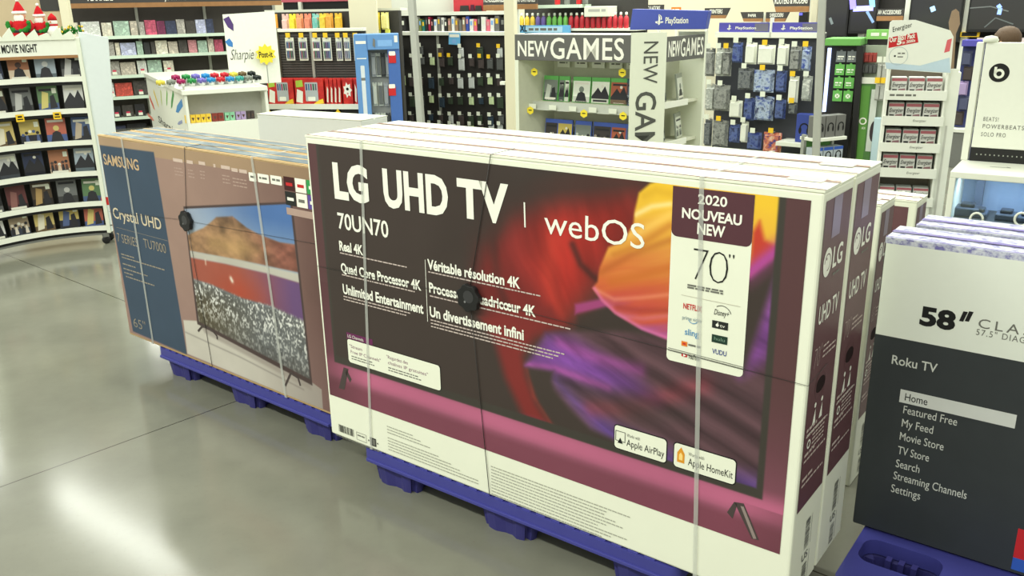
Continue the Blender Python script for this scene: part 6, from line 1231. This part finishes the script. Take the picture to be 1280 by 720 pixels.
# ================================================================== GREEN GAME KIOSK
def green_kiosk():
    f = face_px(1032, 48, 8.6, -30); G1 = mat('kiosk_green', (106, 168, 84), .45, .35, var=.06); G2 = mat('kiosk_deep_green', (80, 124, 66), .45, .35, var=.08); vt = f.v(1040, 48); vh = f.v(1040, 57); ua = f.u(1035, 100); ub = f.u(1067, 100); uc = f.u(1073, 100); u2 = f.u(1097, 100)
    t = thing('game_kiosk', 'green and black game kiosk with glowing light strip', 'kiosk', f.o, f.yaw)
    MB().box(0, f.u(1077, 52), -.02, .35, vh, vt, G1).build('header', t, .006)
    MB().box(ua, ub, .05, .30, 0, vh, BLACK).build('card_panel', t); m = MB(); m.frame((0, 0, 0), (1, 0, 0), (0, 0, 1)); x = f.u(1069, 130); m.prism([(f.u(1064, 205), 0), (f.u(1069.5, 205), 0), (uc + .02, vh), (ub, vh)], -.30, .02, BLACK); m.build('black_column', t)
    m = MB(); m.box(f.u(1036, 95) - .03, f.u(1036, 95), -.01, .02, f.v(1040, 140), f.v(1040, 60), mat('light_tube', (190, 205, 255), emit=(190, 205, 255), es=1.6)); m.build('light_tube', t)
    sd = f.off(0, .0); h2 = vh
    m = MB(); m.box(uc, u2, .04, .09, 0, f.v(1085, 105), G2); m.front(.039); m.rect(uc, 0, f.u(1083, 150), f.v(1085, 108), .002, mat('door_leaf_green', (96, 150, 66))); m.rect(uc, f.v(1085, 105), u2, f.v(1085, 97), .004, WPLAST); m.ring(f.u(1078, 150), f.v(1078, 152), .022, .034, .004, INKW); m.text('XBOX', f.u(1076, 160), f.v(1078, 162), INKW, .02, f.u(1081, 160), .004, .01); m.rect(f.u(1085, 150), f.v(1085, 190), f.u(1093, 150), f.v(1085, 112), .002, mat('door_poster_pale', (206, 212, 202))); m.disc(f.u(1090, 175), f.v(1090, 165), .035, .003, mat('poster_dark_figure', (60, 50, 52)), 16, .10); m.build('door', t)
    m = MB(); m.box(uc, f.u(1112, 90), .10, .14, f.v(1085, 150), vh, mat('rack_grey', (150, 160, 140))); m.build('rack_back', t)
    m = MB(); m.box(uc, f.u(1110, 45), .20, .30, f.v(1085, 50), f.v(1085, 38), mat('kiosk_lime', (136, 196, 104))); m.front(.199); m.words(uc + .04, uc + .18, f.v(1085, 46), .03, .001, WPLAST, random.Random(3)); m.build('rear_header', t)
    # gift cards, two columns of four
    for r in range(4):
        for c in range(2):
            u = f.u(1048 + 13.5 * c, 100); z = f.v(1048, 62 + 16.5 * r); w_ = .085; grey = r == 0
            d = thing('gift_card', f'{"grey" if grey else "green"} gift card, {("left", "right")[c]} column, {ORD[r]} from top on the green kiosk', 'gift card', f.pt(u, z - .115, -.02), f.yaw, 'gift cards on the green kiosk')
            m = MB().front(); m.prism([(-w_ / 2, 0), (w_ / 2, 0), (w_ / 2, .10), (.012, .10), (.008, .112), (-.008, .112), (-.012, .10), (-w_ / 2, .10)], 0, .004, mat('gift_card_grey', (110, 116, 118)) if grey else mat('gift_card_green', (102, 172, 84))); m.build('card', d); m = MB().front(-.0045)
            if r == 3: m.disc(0, .05, .022, .0005, INKW, 14); m.line([(-.012, .036), (.012, .064)], .005, .001, mat('gift_card_green', (102, 172, 84))); m.line([(-.012, .064), (.012, .036)], .005, .001, mat('gift_card_green', (102, 172, 84)))
            else: m.words(-.03, .03, .045, .012, .0005, INKW, random.Random(r * 2 + c)); m.words(-.03, .02, .025, .008, .0005, INKW, random.Random(r + 9))
            m.build('print', d)
    # rack packs at right
    for r, (y, n, mt) in enumerate(((66, 4, mat('pack_brick', (150, 62, 56))), (80, 4, mat('pack_charcoal', (84, 86, 84))))):
        for k in range(n): hang_pack('accessory_pack', f'{("red", "charcoal")[r]} topped pack, {frm_left(k, n)} on the rack right of the green kiosk column', 'accessory pack', 'packs beside the green kiosk', f, f.u(1078 + 5 * k, y), f.v(1078, y), .035, .09, mt, WHITE, .015, None, -.06)
    for r in range(2):
        for k in range(2): hang_pack('controller_pack', f'pale grey controller pack, {("upper", "lower")[r]} {("left", "right")[k]} beside the battery display', 'accessory pack', 'controller packs behind the battery display', f, f.u(1099 + 6 * k, 90), f.v(1099, 78 + 26 * r), .040, .16, GREY_L, WHITE, .02, YEL if r else WHITE, -.02)
    MB().box(u2 + .005, f.u(1112, 170), .02, .25, 0, f.v(1100, 148), mat('pale_blue_cabinet', (190, 214, 220), .4, .35)).build('side_cabinet', t, .006)
    # headset shelves in front of the light strip
    g = face_px(1022, 160, 8.1, 24); t2 = thing('headset_shelf', 'two-tier white shelf of boxed headsets beside the green kiosk', 'shelf unit', g.o, g.yaw); W = g.u(1060, 160)
    zz = [g.v(1040, 172), g.v(1040, 204)]
    for z in zz: MB().box(0, W, 0, .22, z - .03, z, WPLAST).build('shelf', t2, .003)
    for u in (.0, W - .03): MB().box(u, u + .03, .16, .2, 0, zz[0] + .02, STEEL).build('leg', t2)
    m = MB(); m.box(.03, W - .03, .18, .2, zz[1], zz[0] - .03, G1); m.build('back_panel', t2)
    for r, z in enumerate(zz):
        for k in range(3):
            w_ = W / 3 - .012; h = (.20, .15)[r]; d = thing('headset_box', f'{("charcoal", "grey and blue")[r]} boxed headset, {frm_left(k, 3)} on the {("upper", "lower")[r]} kiosk shelf', 'box', g.pt(W * (k + .5) / 3, z + .001, -.03), g.yaw, 'boxed headsets by the kiosk')
            MB().box(-w_ / 2, w_ / 2, 0, .10, 0, h, (mat('headset_box_charcoal', (112, 112, 108)), mat('headset_box_pale', (176, 184, 190)))[r]).build('carton', d, .003); m = MB().front(); m.ring(0, h * .5, w_ * .22, w_ * .32, .002, INKK, -.4, PI + .4); m.disc(-w_ * .26, h * .4, w_ * .10, .002, INKK, 12, h * .14); m.disc(w_ * .26, h * .4, w_ * .10, .002, INKK, 12, h * .14)
            if r: m.rect(-w_ / 2, h * .8, w_ / 2, h, .001, mat('bright_blue_print', (50, 90, 180)))
            m.build('headset_print', d)
green_kiosk()

# ================================================================== DARK TELEVISION WALL, far right
f = face_px(1022, 60, 11.0, -36); t = thing('display_wall', 'dark display wall behind the green kiosk, with white uprights', 'display wall', f.o, f.yaw); W = f.u(1330, 60)
MB().box(0, W, .1, .2, 0, 2.4, mat('display_wall_dark', (54, 52, 50), .6, .25, var=.15, scale=3)).build('panel', t)
for px, y in ((1077, 36), (1133, 30), (1206, 40)): u = f.u(px, y); MB().box(u - .035, u + .035, .0, .1, .2, f.v(px, 20) if px == 1077 else 2.3, WPLAST).build('upright', t)
m = MB(); m.box(f.u(1200, 50), f.u(1224, 50), -.04, 0, f.v(1212, 46), f.v(1212, 40), YEL); m.front(-.041); m.words(f.u(1202, 50), f.u(1221, 50), f.v(1212, 45), .04, .001, INKK, random.Random(5)); m.build('price_strip', t)
m = MB(); m.box(f.u(1222, 50), f.u(1300, 50), -.05, .1, f.v(1240, 54), f.v(1240, 47), mat('pink_white_ledge', (222, 206, 206))); m.build('ledge', t)
def tv(label, x0, x1, y1, strokes):
    a, b = f.u(x0, 30), f.u(x1, 30); v0 = f.v(x0, y1); d = thing('television', label, 'television', f.pt(a, v0, .08), f.yaw, 'televisions on the dark wall'); Wt = b - a; H = 2.25 - v0
    MB().box(0, Wt, 0, .06, 0, H, BLACK).build('frame', d, .006); m = MB().front(); m.rect(.02, .03, Wt - .02, H - .02, .002, mat('screen_black', (40, 40, 40), .15, .5, emit=(54, 54, 52), es=.5)); m.build('screen', d)
    m = MB().front()
    for pts, wd, c, es in strokes: m.line([(f.u(*p) - a, f.v(*p) - v0) for p in pts], wd, .003, mat('screen_glow_%d_%d_%d' % c, c, emit=c, es=es))
    m.build('screen_picture', d)
tv('dark wall television left of the blue glowing one', 1024, 1062, 47, [([(1040, 22), (1043, 30)], .03, (110, 120, 120), .5)])
tv('wall television with bright blue glowing square on screen', 1063, 1098, 42, [([(1068, -3), (1069, 11)], .07, (130, 120, 255), 1.6), ([(1069, 11), (1094, 10)], .06, (150, 150, 255), 1.6), ([(1093, 9), (1092, -3)], .06, (120, 190, 230), 1.4), ([(1086, 14), (1094, 28)], .03, (120, 150, 190), .8)])
tv('dark wall television behind the battery display header', 1137, 1203, 52, [([(1167, 8), (1169, 14)], .05, (150, 190, 230), 1.2)])
tv('large dark wall television at top right with a blue-white figure', 1210, 1320, 40, [([(1249, 6), (1252, 10), (1250, 18)], .04, (130, 160, 240), 1.5), ([(1214, 10), (1240, 8), (1262, 14)], .012, (96, 100, 98), .5), ([(1232, 34), (1246, 22), (1268, 30)], .012, (86, 92, 90), .5)])
category_sign('AV ACCESSORIES', 'dark category sign reading AV ACCESSORIES right of the blue glowing television', f.off(0, .15), 1096, 11, 1129, 20, 26, (1097, 1126), 0, .9)
f6 = f.off(0, 1.2); t = thing('blue_accessory_rack', 'narrow blue accessory rack between battery display and headphone stand', 'rack', f6.pt(f6.u(1196, 100), 0), f6.yaw); a = f6.u(1222, 100) - f6.u(1196, 100)
MB().box(0, a, .1, .25, 0, f6.v(1205, 52), mat('rack_navy', (64, 70, 120), .5, .3, var=.15, scale=6)).build('back_panel', t); MB().box(0, a, .0, .2, f6.v(1205, 58), f6.v(1205, 50), mat('console_blue_back', (84, 80, 168))).build('header', t, .004); MB().box(-.05, a, -.05, .25, 0, f6.v(1205, 165), GREY).build('base_cabinet', t, .004); MB().box(-.05, a, -.06, .25, f6.v(1205, 165), f6.v(1205, 161), WPLAST).build('ledge', t)
for k in range(5): hang_pack('accessory_pack', f'dark hanging pack, {ORD[k]} from top on the narrow blue rack by the battery display', 'accessory pack', 'packs on the narrow blue rack', f6, f6.u(1205 + 4 * (k % 2), 90), f6.v(1205, 64 + 19 * k), .09, .14, (mat('pack_slate', (80, 84, 110)), mat('pack_black', (40, 42, 42)), mat('pack_violet', (90, 86, 150)))[k % 3], WHITE, .03, None, -.06)

# ================================================================== BATTERY DISPLAY
def battery_display():
    f = face_px(1094, 240, 5.6, -20); W = f.u(1166, 245); t = thing('battery_display', 'white cardboard battery display with four open tiers and header card', 'display stand', f.o, f.yaw)
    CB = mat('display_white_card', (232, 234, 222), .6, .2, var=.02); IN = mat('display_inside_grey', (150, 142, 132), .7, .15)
    vt = f.v(1106, 86); lean = .018
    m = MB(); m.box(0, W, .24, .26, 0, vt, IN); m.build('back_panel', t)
    for u in (0, W - .012): m = MB(); m.box(u, u + .012, 0, .26, 0, vt, CB); m.build('side_panel', t)
    MB().box(0, W, .0, .02, 0, f.v(1125, 248), CB).build('kick_panel', t)
    lips = [(113, 124), (145, 156), (178.5, 189), (210, 221), (246, 256)]; zsh = []
    for i, (ya, yb) in enumerate(lips):
        z0 = f.v(1130, yb); z1 = f.v(1130, ya); zsh.append(z0 + .01)
        m = MB(); m.box(.012, W - .012, .0, .24, z0, z0 + .008, CB); m.box(-.006, W + .004, -.012, .0, z0 - .004, z1, CB)
        m.front(-.0125); 
        if i: m.text('Energizer', W * .5, z0 + .022, INKG, .014, W * .72, .001, 0, shear=.2)
        else: m.words(.02, W * .5, z0 + .02, .012, .001, INKG, random.Random(3))
        m.build('tier', t)
        if i < 4: MB().box(.012, W - .012, .235, .24, z0, vt if i == 0 else f.v(1130, lips[i - 1][1]), mat('display_shadow_brown', (120, 110, 100), .7, .15)).build('tier_shade_back', t)  # darker sheet paints the shade at the back of each tier
    # header card
    g = f.off(0, .004); P = [g.uv(*p) for p in ((1106, 86), (1112.5, 28), (1116, 25.5), (1145, 25), (1188, 38), (1192, 46), (1188, 92))]
    m = MB().front(-.004); m.prism(P, -.02, 0, CB); m.build('header_card', t)
    m = MB().front(-.004); q = [g.uv(*p) for p in ((1111.5, 47), (1146, 40.5), (1148, 53), (1110.5, 60))]; m.poly(q, .001, RED)
    a = g.uv(1116, 40); b = g.uv(1140, 35)
    def slant(txt, p0, p1, cap, mt, bold):
        a, b = g.uv(*p0), g.uv(*p1); ang = math.atan2(b[1] - a[1], b[0] - a[0]); M0 = m.M.copy(); m.M = M0 @ Matrix.Translation((a[0], a[1], 0)) @ Matrix.Rotation(ang, 4, 'Z'); m.text(txt, 0, 0, mt, cap, math.hypot(b[0] - a[0], b[1] - a[1]), .002, bold, shear=.15); m.M = M0
    slant('Energizer', (1116, 40), (1140, 33.5), .028, INKK, .0); slant('Our BEST Pack', (1112, 53), (1144, 47), .028, INKW, .03); slant('5', (1121, 56), (1127, 55), .03, INKW, .05); slant('in 2000s', (1128, 55), (1144, 52), .016, INKW, .02)
    c = g.uv(1123, 70); m.ring(c[0], c[1], .052, .055, .001, mat('seal_pale_grey', (180, 190, 186))); m.disc(c[0] - .02, c[1], .006, .001, INKK, 10); m.words(c[0] - .005, c[0] + .035, c[1] + .012, .008, .001, INKG, random.Random(1)); m.words(c[0] - .005, c[0] + .035, c[1] - .008, .006, .001, INKG, random.Random(2))
    m.poly([g.uv(*p) for p in ((1108, 86), (1106.5, 78), (1150, 82), (1187, 72), (1188, 91))], .001, mat('ice_blue_print', (190, 210, 222))); m.poly([g.uv(*p) for p in ((1184, 50), (1190, 48), (1187, 64), (1180, 66))], .0012, mat('pink_red_print', (216, 100, 106))); m.build('header_print', t)
    # rear half of the standee, plain brown board behind
    m = MB(); m.frame((0, .1, 0), (1, 0, 0), (0, 0, 1)); h_ = f.off(0, -.1); m.prism([h_.uv(*p) for p in ((1184, 92), (1187, 40), (1186, 28), (1190, 14), (1195, 11), (1199, 15), (1200, 30), (1195, 42), (1192, 92))], -.01, 0, mat('brown_board', (150, 128, 106), .8, .1, var=.06)); m.build('rear_brace', t)
    m = MB(); m.box(W + .001, W + .055, .02, .035, 0, vt, CB); m.box(W + .055, W + .07, .02, .25, 0, vt - .02, CB); m.front(.019); m.rect(W + .02, .2, W + .032, .9, .001, mat('faint_grey_print', (196, 196, 186))); m.build('side_flange', t)
    # packs
    PR = cover_mat('battery_pack_art', (206, 208, 204), (150, 60, 70), (60, 58, 62), 40); nm = ['top', 'second', 'third', 'fourth', 'lowest']
    for i, z in enumerate(zsh):
        for k in range(3):
            w_ = W / 3 - .022; x = .02 + (W - .04) * (k + .5) / 3; h = (f.v(1130, lips[i][0] - 16) - z) if i < 4 else .10
            d = thing('battery_pack', f'white and rose battery pack, {("left", "middle", "right")[k]} on the {nm[i]} tier of the battery display', 'battery pack', f.pt(x, z, -.035), f.yaw, 'battery packs on the display')
            m = MB(); m.box(-w_ / 2, w_ / 2, 0, .09, 0, h, mat('pack_silver', (186, 190, 186))); m.build('carton', d, .006)
            m = MB().front(); m.rect(-w_ * .47, h * .05, w_ * .47, h * .95, .001, mat('pack_pale_silver', (214, 214, 208))); m.rect(-w_ * .47, h * .80, w_ * .47, h * .95, .0015, mat('pack_dusky_rose', (170, 96, 104))); m.text('Energizer', -w_ * .42, h * .52, INKK, h * .2, w_ * .42, .002, .01, shear=.2); m.poly([(-w_ * .2, h * .08), (w_ * .44, h * .12), (w_ * .4, h * .44), (0, h * .4)], .0018, mat('pack_rose_grey', (150, 112, 116)))
            m.rect(-w_ * .4, h * .15, -w_ * .1, h * .4, .0018, INKK)
            if (i, k) in ((1, 0), (2, 0), (2, 2), (3, 0), (3, 2)): m.disc(-w_ * .15, h * .18, .018, .003, mat('burst_yellow', (240, 218, 60)), 12)
            m.build('print', d)
battery_display()

# ================================================================== HEADPHONE STAND
def headphone_stand():
    f = face_px(1188, 215, 4.6, -34); t = thing('headphone_stand', 'white headphone demo stand with tall logo panel and glass case', 'display stand', f.o, f.yaw)
    W = f.u(1330, 230); zt = f.v(1188, 214); D = .42; zb = f.v(1176, 291); z0 = .30
    b = f.off(0, -(D - .02)); zc = zt
    m = MB(); m.box(0, W, 0, D, zt - .035, zt, WPLAST); m.build('counter_top', t, .004)
    for u in (0, W - .03): MB().box(u, u + .03, 0, D, 0, zt - .035, WPLAST).build('side_panel', t, .003)
    CB_ = mat('case_inside_blue_grey', (150, 168, 196), .6, .25)
    MB().box(.03, W - .03, D - .03, D, 0, zt - .035, CB_).build('case_back', t); zf = f.v(1200, 278)
    MB().box(.03, W - .03, 0.02, D - .03, zf - .10, zf, mat('case_floor_charcoal', (64, 66, 66), .4, .35)).build('case_floor', t); MB().box(.03, W - .03, 0.0, .02, 0, zf, mat('case_floor_charcoal', (64, 66, 66))).build('case_front_lip', t)
    MB().box(.03, W - .03, .006, .010, zf, zt - .035, GLASS).build('glass_pane', t)
    MB().box(.10, .14, D - .10, D - .06, zf, zt - .035, mat('case_post_slate', (84, 96, 118))).build('inner_post', t)
    for px in (1221, 1277):
        u = f.u(px, 272); m = MB(); m.M = Matrix.Translation((u, -.004, f.v(px, 274))) @ Matrix.Rotation(PI / 2, 4, 'X'); n = 18; m.tube([(.03 * math.cos(2 * PI * k / n), .034 * math.sin(2 * PI * k / n), 0) for k in range(n + 1)], .006, WPLAST, 8); m.build('lock_ring', t)
    tube = bpy.data.lights.new('case_lamp', 'AREA'); tube.shape = 'RECTANGLE'; tube.size = W - .12; tube.size_y = .05; tube.energy = 2.2; tube.color = (.72, .84, 1.0)
    lo = bpy.data.objects.new('case_lamp', tube); COL.objects.link(lo); lo.parent = t; lo.location = (W / 2, .16, zt - .045)
    # dark products in the case
    for k, (px, w_, h) in enumerate(((1208, .12, .05), (1225, .07, .03), (1258, .10, .035), (1284, .08, .03))):
        g = f.off(0, -.14); d = thing('earphone_case', f'dark earphone product, {frm_left(k, 4)} inside the glass case', 'earphones', f.pt(g.u(px, 262), zf + .001, -.14), f.yaw, 'products in the glass case'); MB().box(-w_ / 2, w_ / 2, 0, .12, 0, h, mat('product_slate', (70, 78, 92), .35, .4)).build('tray', d, .008); MB().box(-w_ * .3, w_ * .3, .02, .09, h, h + .02, mat('product_dark', (46, 50, 58), .3, .4)).build('lid', d, .006)
    # logo panel standing on the back of the counter
    u0 = b.u(1213, 190); u1 = W; vt = b.v(1224, 53); vb = zt + .075
    yb = D - .02
    MB().box(u0, u1, yb, yb + .05, vb, vt, WPLAST).build('logo_panel', t, .004); MB().box(u0 - .045, u0 - .01, yb, yb + .06, zt, vt, WPLAST).build('panel_post', t, .003)
    m = MB(); m.box(u0, u1, yb, yb + .05, zt, vb, BLACK); 
    for k in range(26): m.box(u0 + .03 + k * .022, u0 + .036 + k * .022, yb - .002, yb, zt + .035, zt + .042, STEEL)
    m.build('vent_strip', t)
    m = MB().front(yb); c = b.uv(1249, 91); r = b.u(1262, 91) - c[0]
    m.disc(c[0], c[1], r, .001, INKK, 36); m.ring(c[0], c[1] - r * .10, r * .26, r * .52, .002, WPLAST, n=30); m.rect(c[0] - r * .52, c[1] - r * .1, c[0] - r * .26, c[1] + r * .62, .002, WPLAST)
    m.build('logo', t); m = MB().front(yb)
    for s, x0, x1, y in (('BEATS!', 1229, 1248, 151), ('POWERBEATS PRO', 1228, 1300, 160), ('SOLO PRO', 1226, 1257, 170)): a = b.uv(x0, y); m.text(s, a[0], a[1], INKG, .022, b.u(x1, y), .001, .005, 1.25); m.build('lettering', t); m = MB().front(yb)
    m = MB().frame((0, 0, zt), (1, 0, 0), (0, 1, 0)); m.line([(.16, .24), (.26, .24), (.24, .26)], .008, .001, INKG); m.build('counter_mark', t)
    # white moulded item on the panel's top edge
    d = thing('white_ornament', 'small white rounded item on top of the headphone logo panel', 'ornament', b.pt(b.u(1238, 50), vt, -.025), f.yaw); MB().lathe([(.001, 0), (.035, 0), (.04, .012), (.03, .03), (.001, .036)], WHITE, 16).build('dome', d)
headphone_stand()

# ================================================================== PERSON behind the headphone panel: only the crown of the head shows
def person():
    P = at_y(1260, 37, 6.6); hz = P.z; H = hz + .0; x, y = P.x, P.y; s = H / 1.62
    t = thing('person', 'person with short brown hair behind the headphone logo panel, only head top visible', 'person', (x, y, 0), 0.5)
    j = [(0, 0, .86), (0, .01, 1.06), (0, .01, 1.28), (0, 0, 1.38), (0, -.01, 1.44), (0, -.02, 1.53),
         (.16, 0, 1.31), (.22, .02, 1.06), (.22, -.06, .84), (.22, -.08, .77), (-.16, 0, 1.31), (-.22, .02, 1.06), (-.22, -.06, .84), (-.22, -.08, .77),
         (.09, 0, .82), (.10, -.01, .46), (.10, .02, .08), (.10, -.13, .03), (-.09, 0, .82), (-.10, -.01, .46), (-.10, .02, .08), (-.10, -.13, .03)]
    r = [.14, .12, .14, .06, .055, .095, .06, .042, .032, .034, .06, .042, .032, .034, .085, .055, .04, .032, .085, .055, .04, .032]
    ed = [(0, 1), (1, 2), (2, 3), (3, 4), (4, 5), (2, 6), (6, 7), (7, 8), (8, 9), (2, 10), (10, 11), (11, 12), (12, 13), (0, 14), (14, 15), (15, 16), (16, 17), (0, 18), (18, 19), (19, 20), (20, 21)]
    me = bpy.data.meshes.new('body'); me.from_pydata([tuple(v * s for v in p) for p in j], ed, []); o = bpy.data.objects.new('body', me); COL.objects.link(o); o.parent = t
    me.materials.append(mat('dark_grey_clothing', (66, 68, 76), .8, .15, var=.1)); sk = o.modifiers.new('skin', 'SKIN'); sv = me.skin_vertices[0].data
    for i, rr in enumerate(r): sv[i].radius = (rr * s, rr * s)
    sv[0].use_root = True; o.modifiers.new('sub', 'SUBSURF').levels = 2; o.modifiers['sub'].render_levels = 2
    m = MB(); m.ball((0, -.02 * s, 1.52 * s), .088 * s, mat('skin_tone', (206, 160, 132), .6, .3), 18, .112 * s); m.ball((0, -.108 * s, 1.505 * s), .014 * s, mat('skin_tone', (206, 160, 132)), 8, .02 * s)
    for sx in (-1, 1): m.ball((sx * .09 * s, -.015 * s, 1.51 * s), .014 * s, mat('skin_tone', (206, 160, 132)), 8, .03 * s); m.ball((sx * .034 * s, -.097 * s, 1.53 * s), .010 * s, BLACK, 8)
    m.build('face', t)
    m = MB(); rng = random.Random(12); hm = mat('brown_hair', (88, 68, 48), .6, .35, var=.3, scale=120)
    m.lathe([(.093 * s, 1.50 * s), (.100 * s, 1.54 * s), (.094 * s, 1.585 * s), (.066 * s, 1.628 * s), (.03 * s, 1.646 * s), (.0001, 1.65 * s)], hm, 22, (0, -.008 * s, 0), 1.08)
    for k in range(60):
        a = rng.uniform(0, 2 * PI); rr = rng.uniform(.02, .098) * s; z = 1.50 * s + math.sqrt(max(0, (.105 * s) ** 2 - rr * rr)) * 1.3; m.tube([(rr * math.cos(a), -.008 * s + rr * math.sin(a), z - .012), (rr * 1.1 * math.cos(a), -.008 * s + rr * 1.1 * math.sin(a), z + .012)], [.009 * s, .002 * s], hm, 5)
    m.build('hair', t)
person()

# ================================================================== GREY POLES rising behind the big cartons
for (a, b, Y, lab, wpx) in (((514.6, 0), (525.8, 148.7), 5.7, 'grey steel pole behind the cartons, in front of the black peg wall', 11), ((1028, 0), (1019.8, 196), 5.2, 'grey steel pole behind the cartons, left of the green kiosk', 12.5)):
    T = at_y(*a, Y); Bm = at_y(*b, Y - .12); d = (T - Bm) / (T.z - Bm.z); base = Bm - d * Bm.z; top = T + d * .45; w_ = wpx / FPX * Y / 2 * .74
    t = thing('steel_pole', lab, 'pole', (base.x, base.y, 0), math.radians(-20)); ang = Matrix.Rotation(math.radians(20), 4, 'Z')
    dd = ang @ Vector((d.x * top.z, d.y * top.z, top.z)); m = MB(); e = w_
    m.add([(-e, -e, 0), (e, -e, 0), (e, e, 0), (-e, e, 0)] + [(dd.x + x, dd.y + y, dd.z) for x, y in ((-e, -e), (e, -e), (e, e), (-e, e))], [(3, 2, 1, 0), (4, 5, 6, 7), (0, 1, 5, 4), (1, 2, 6, 5), (2, 3, 7, 6), (3, 0, 4, 7)], STEEL); m.build('shaft', t, .006)
    MB().box(-.09, .09, -.09, .09, 0, .012, STEEL).build('base_plate', t, .003)
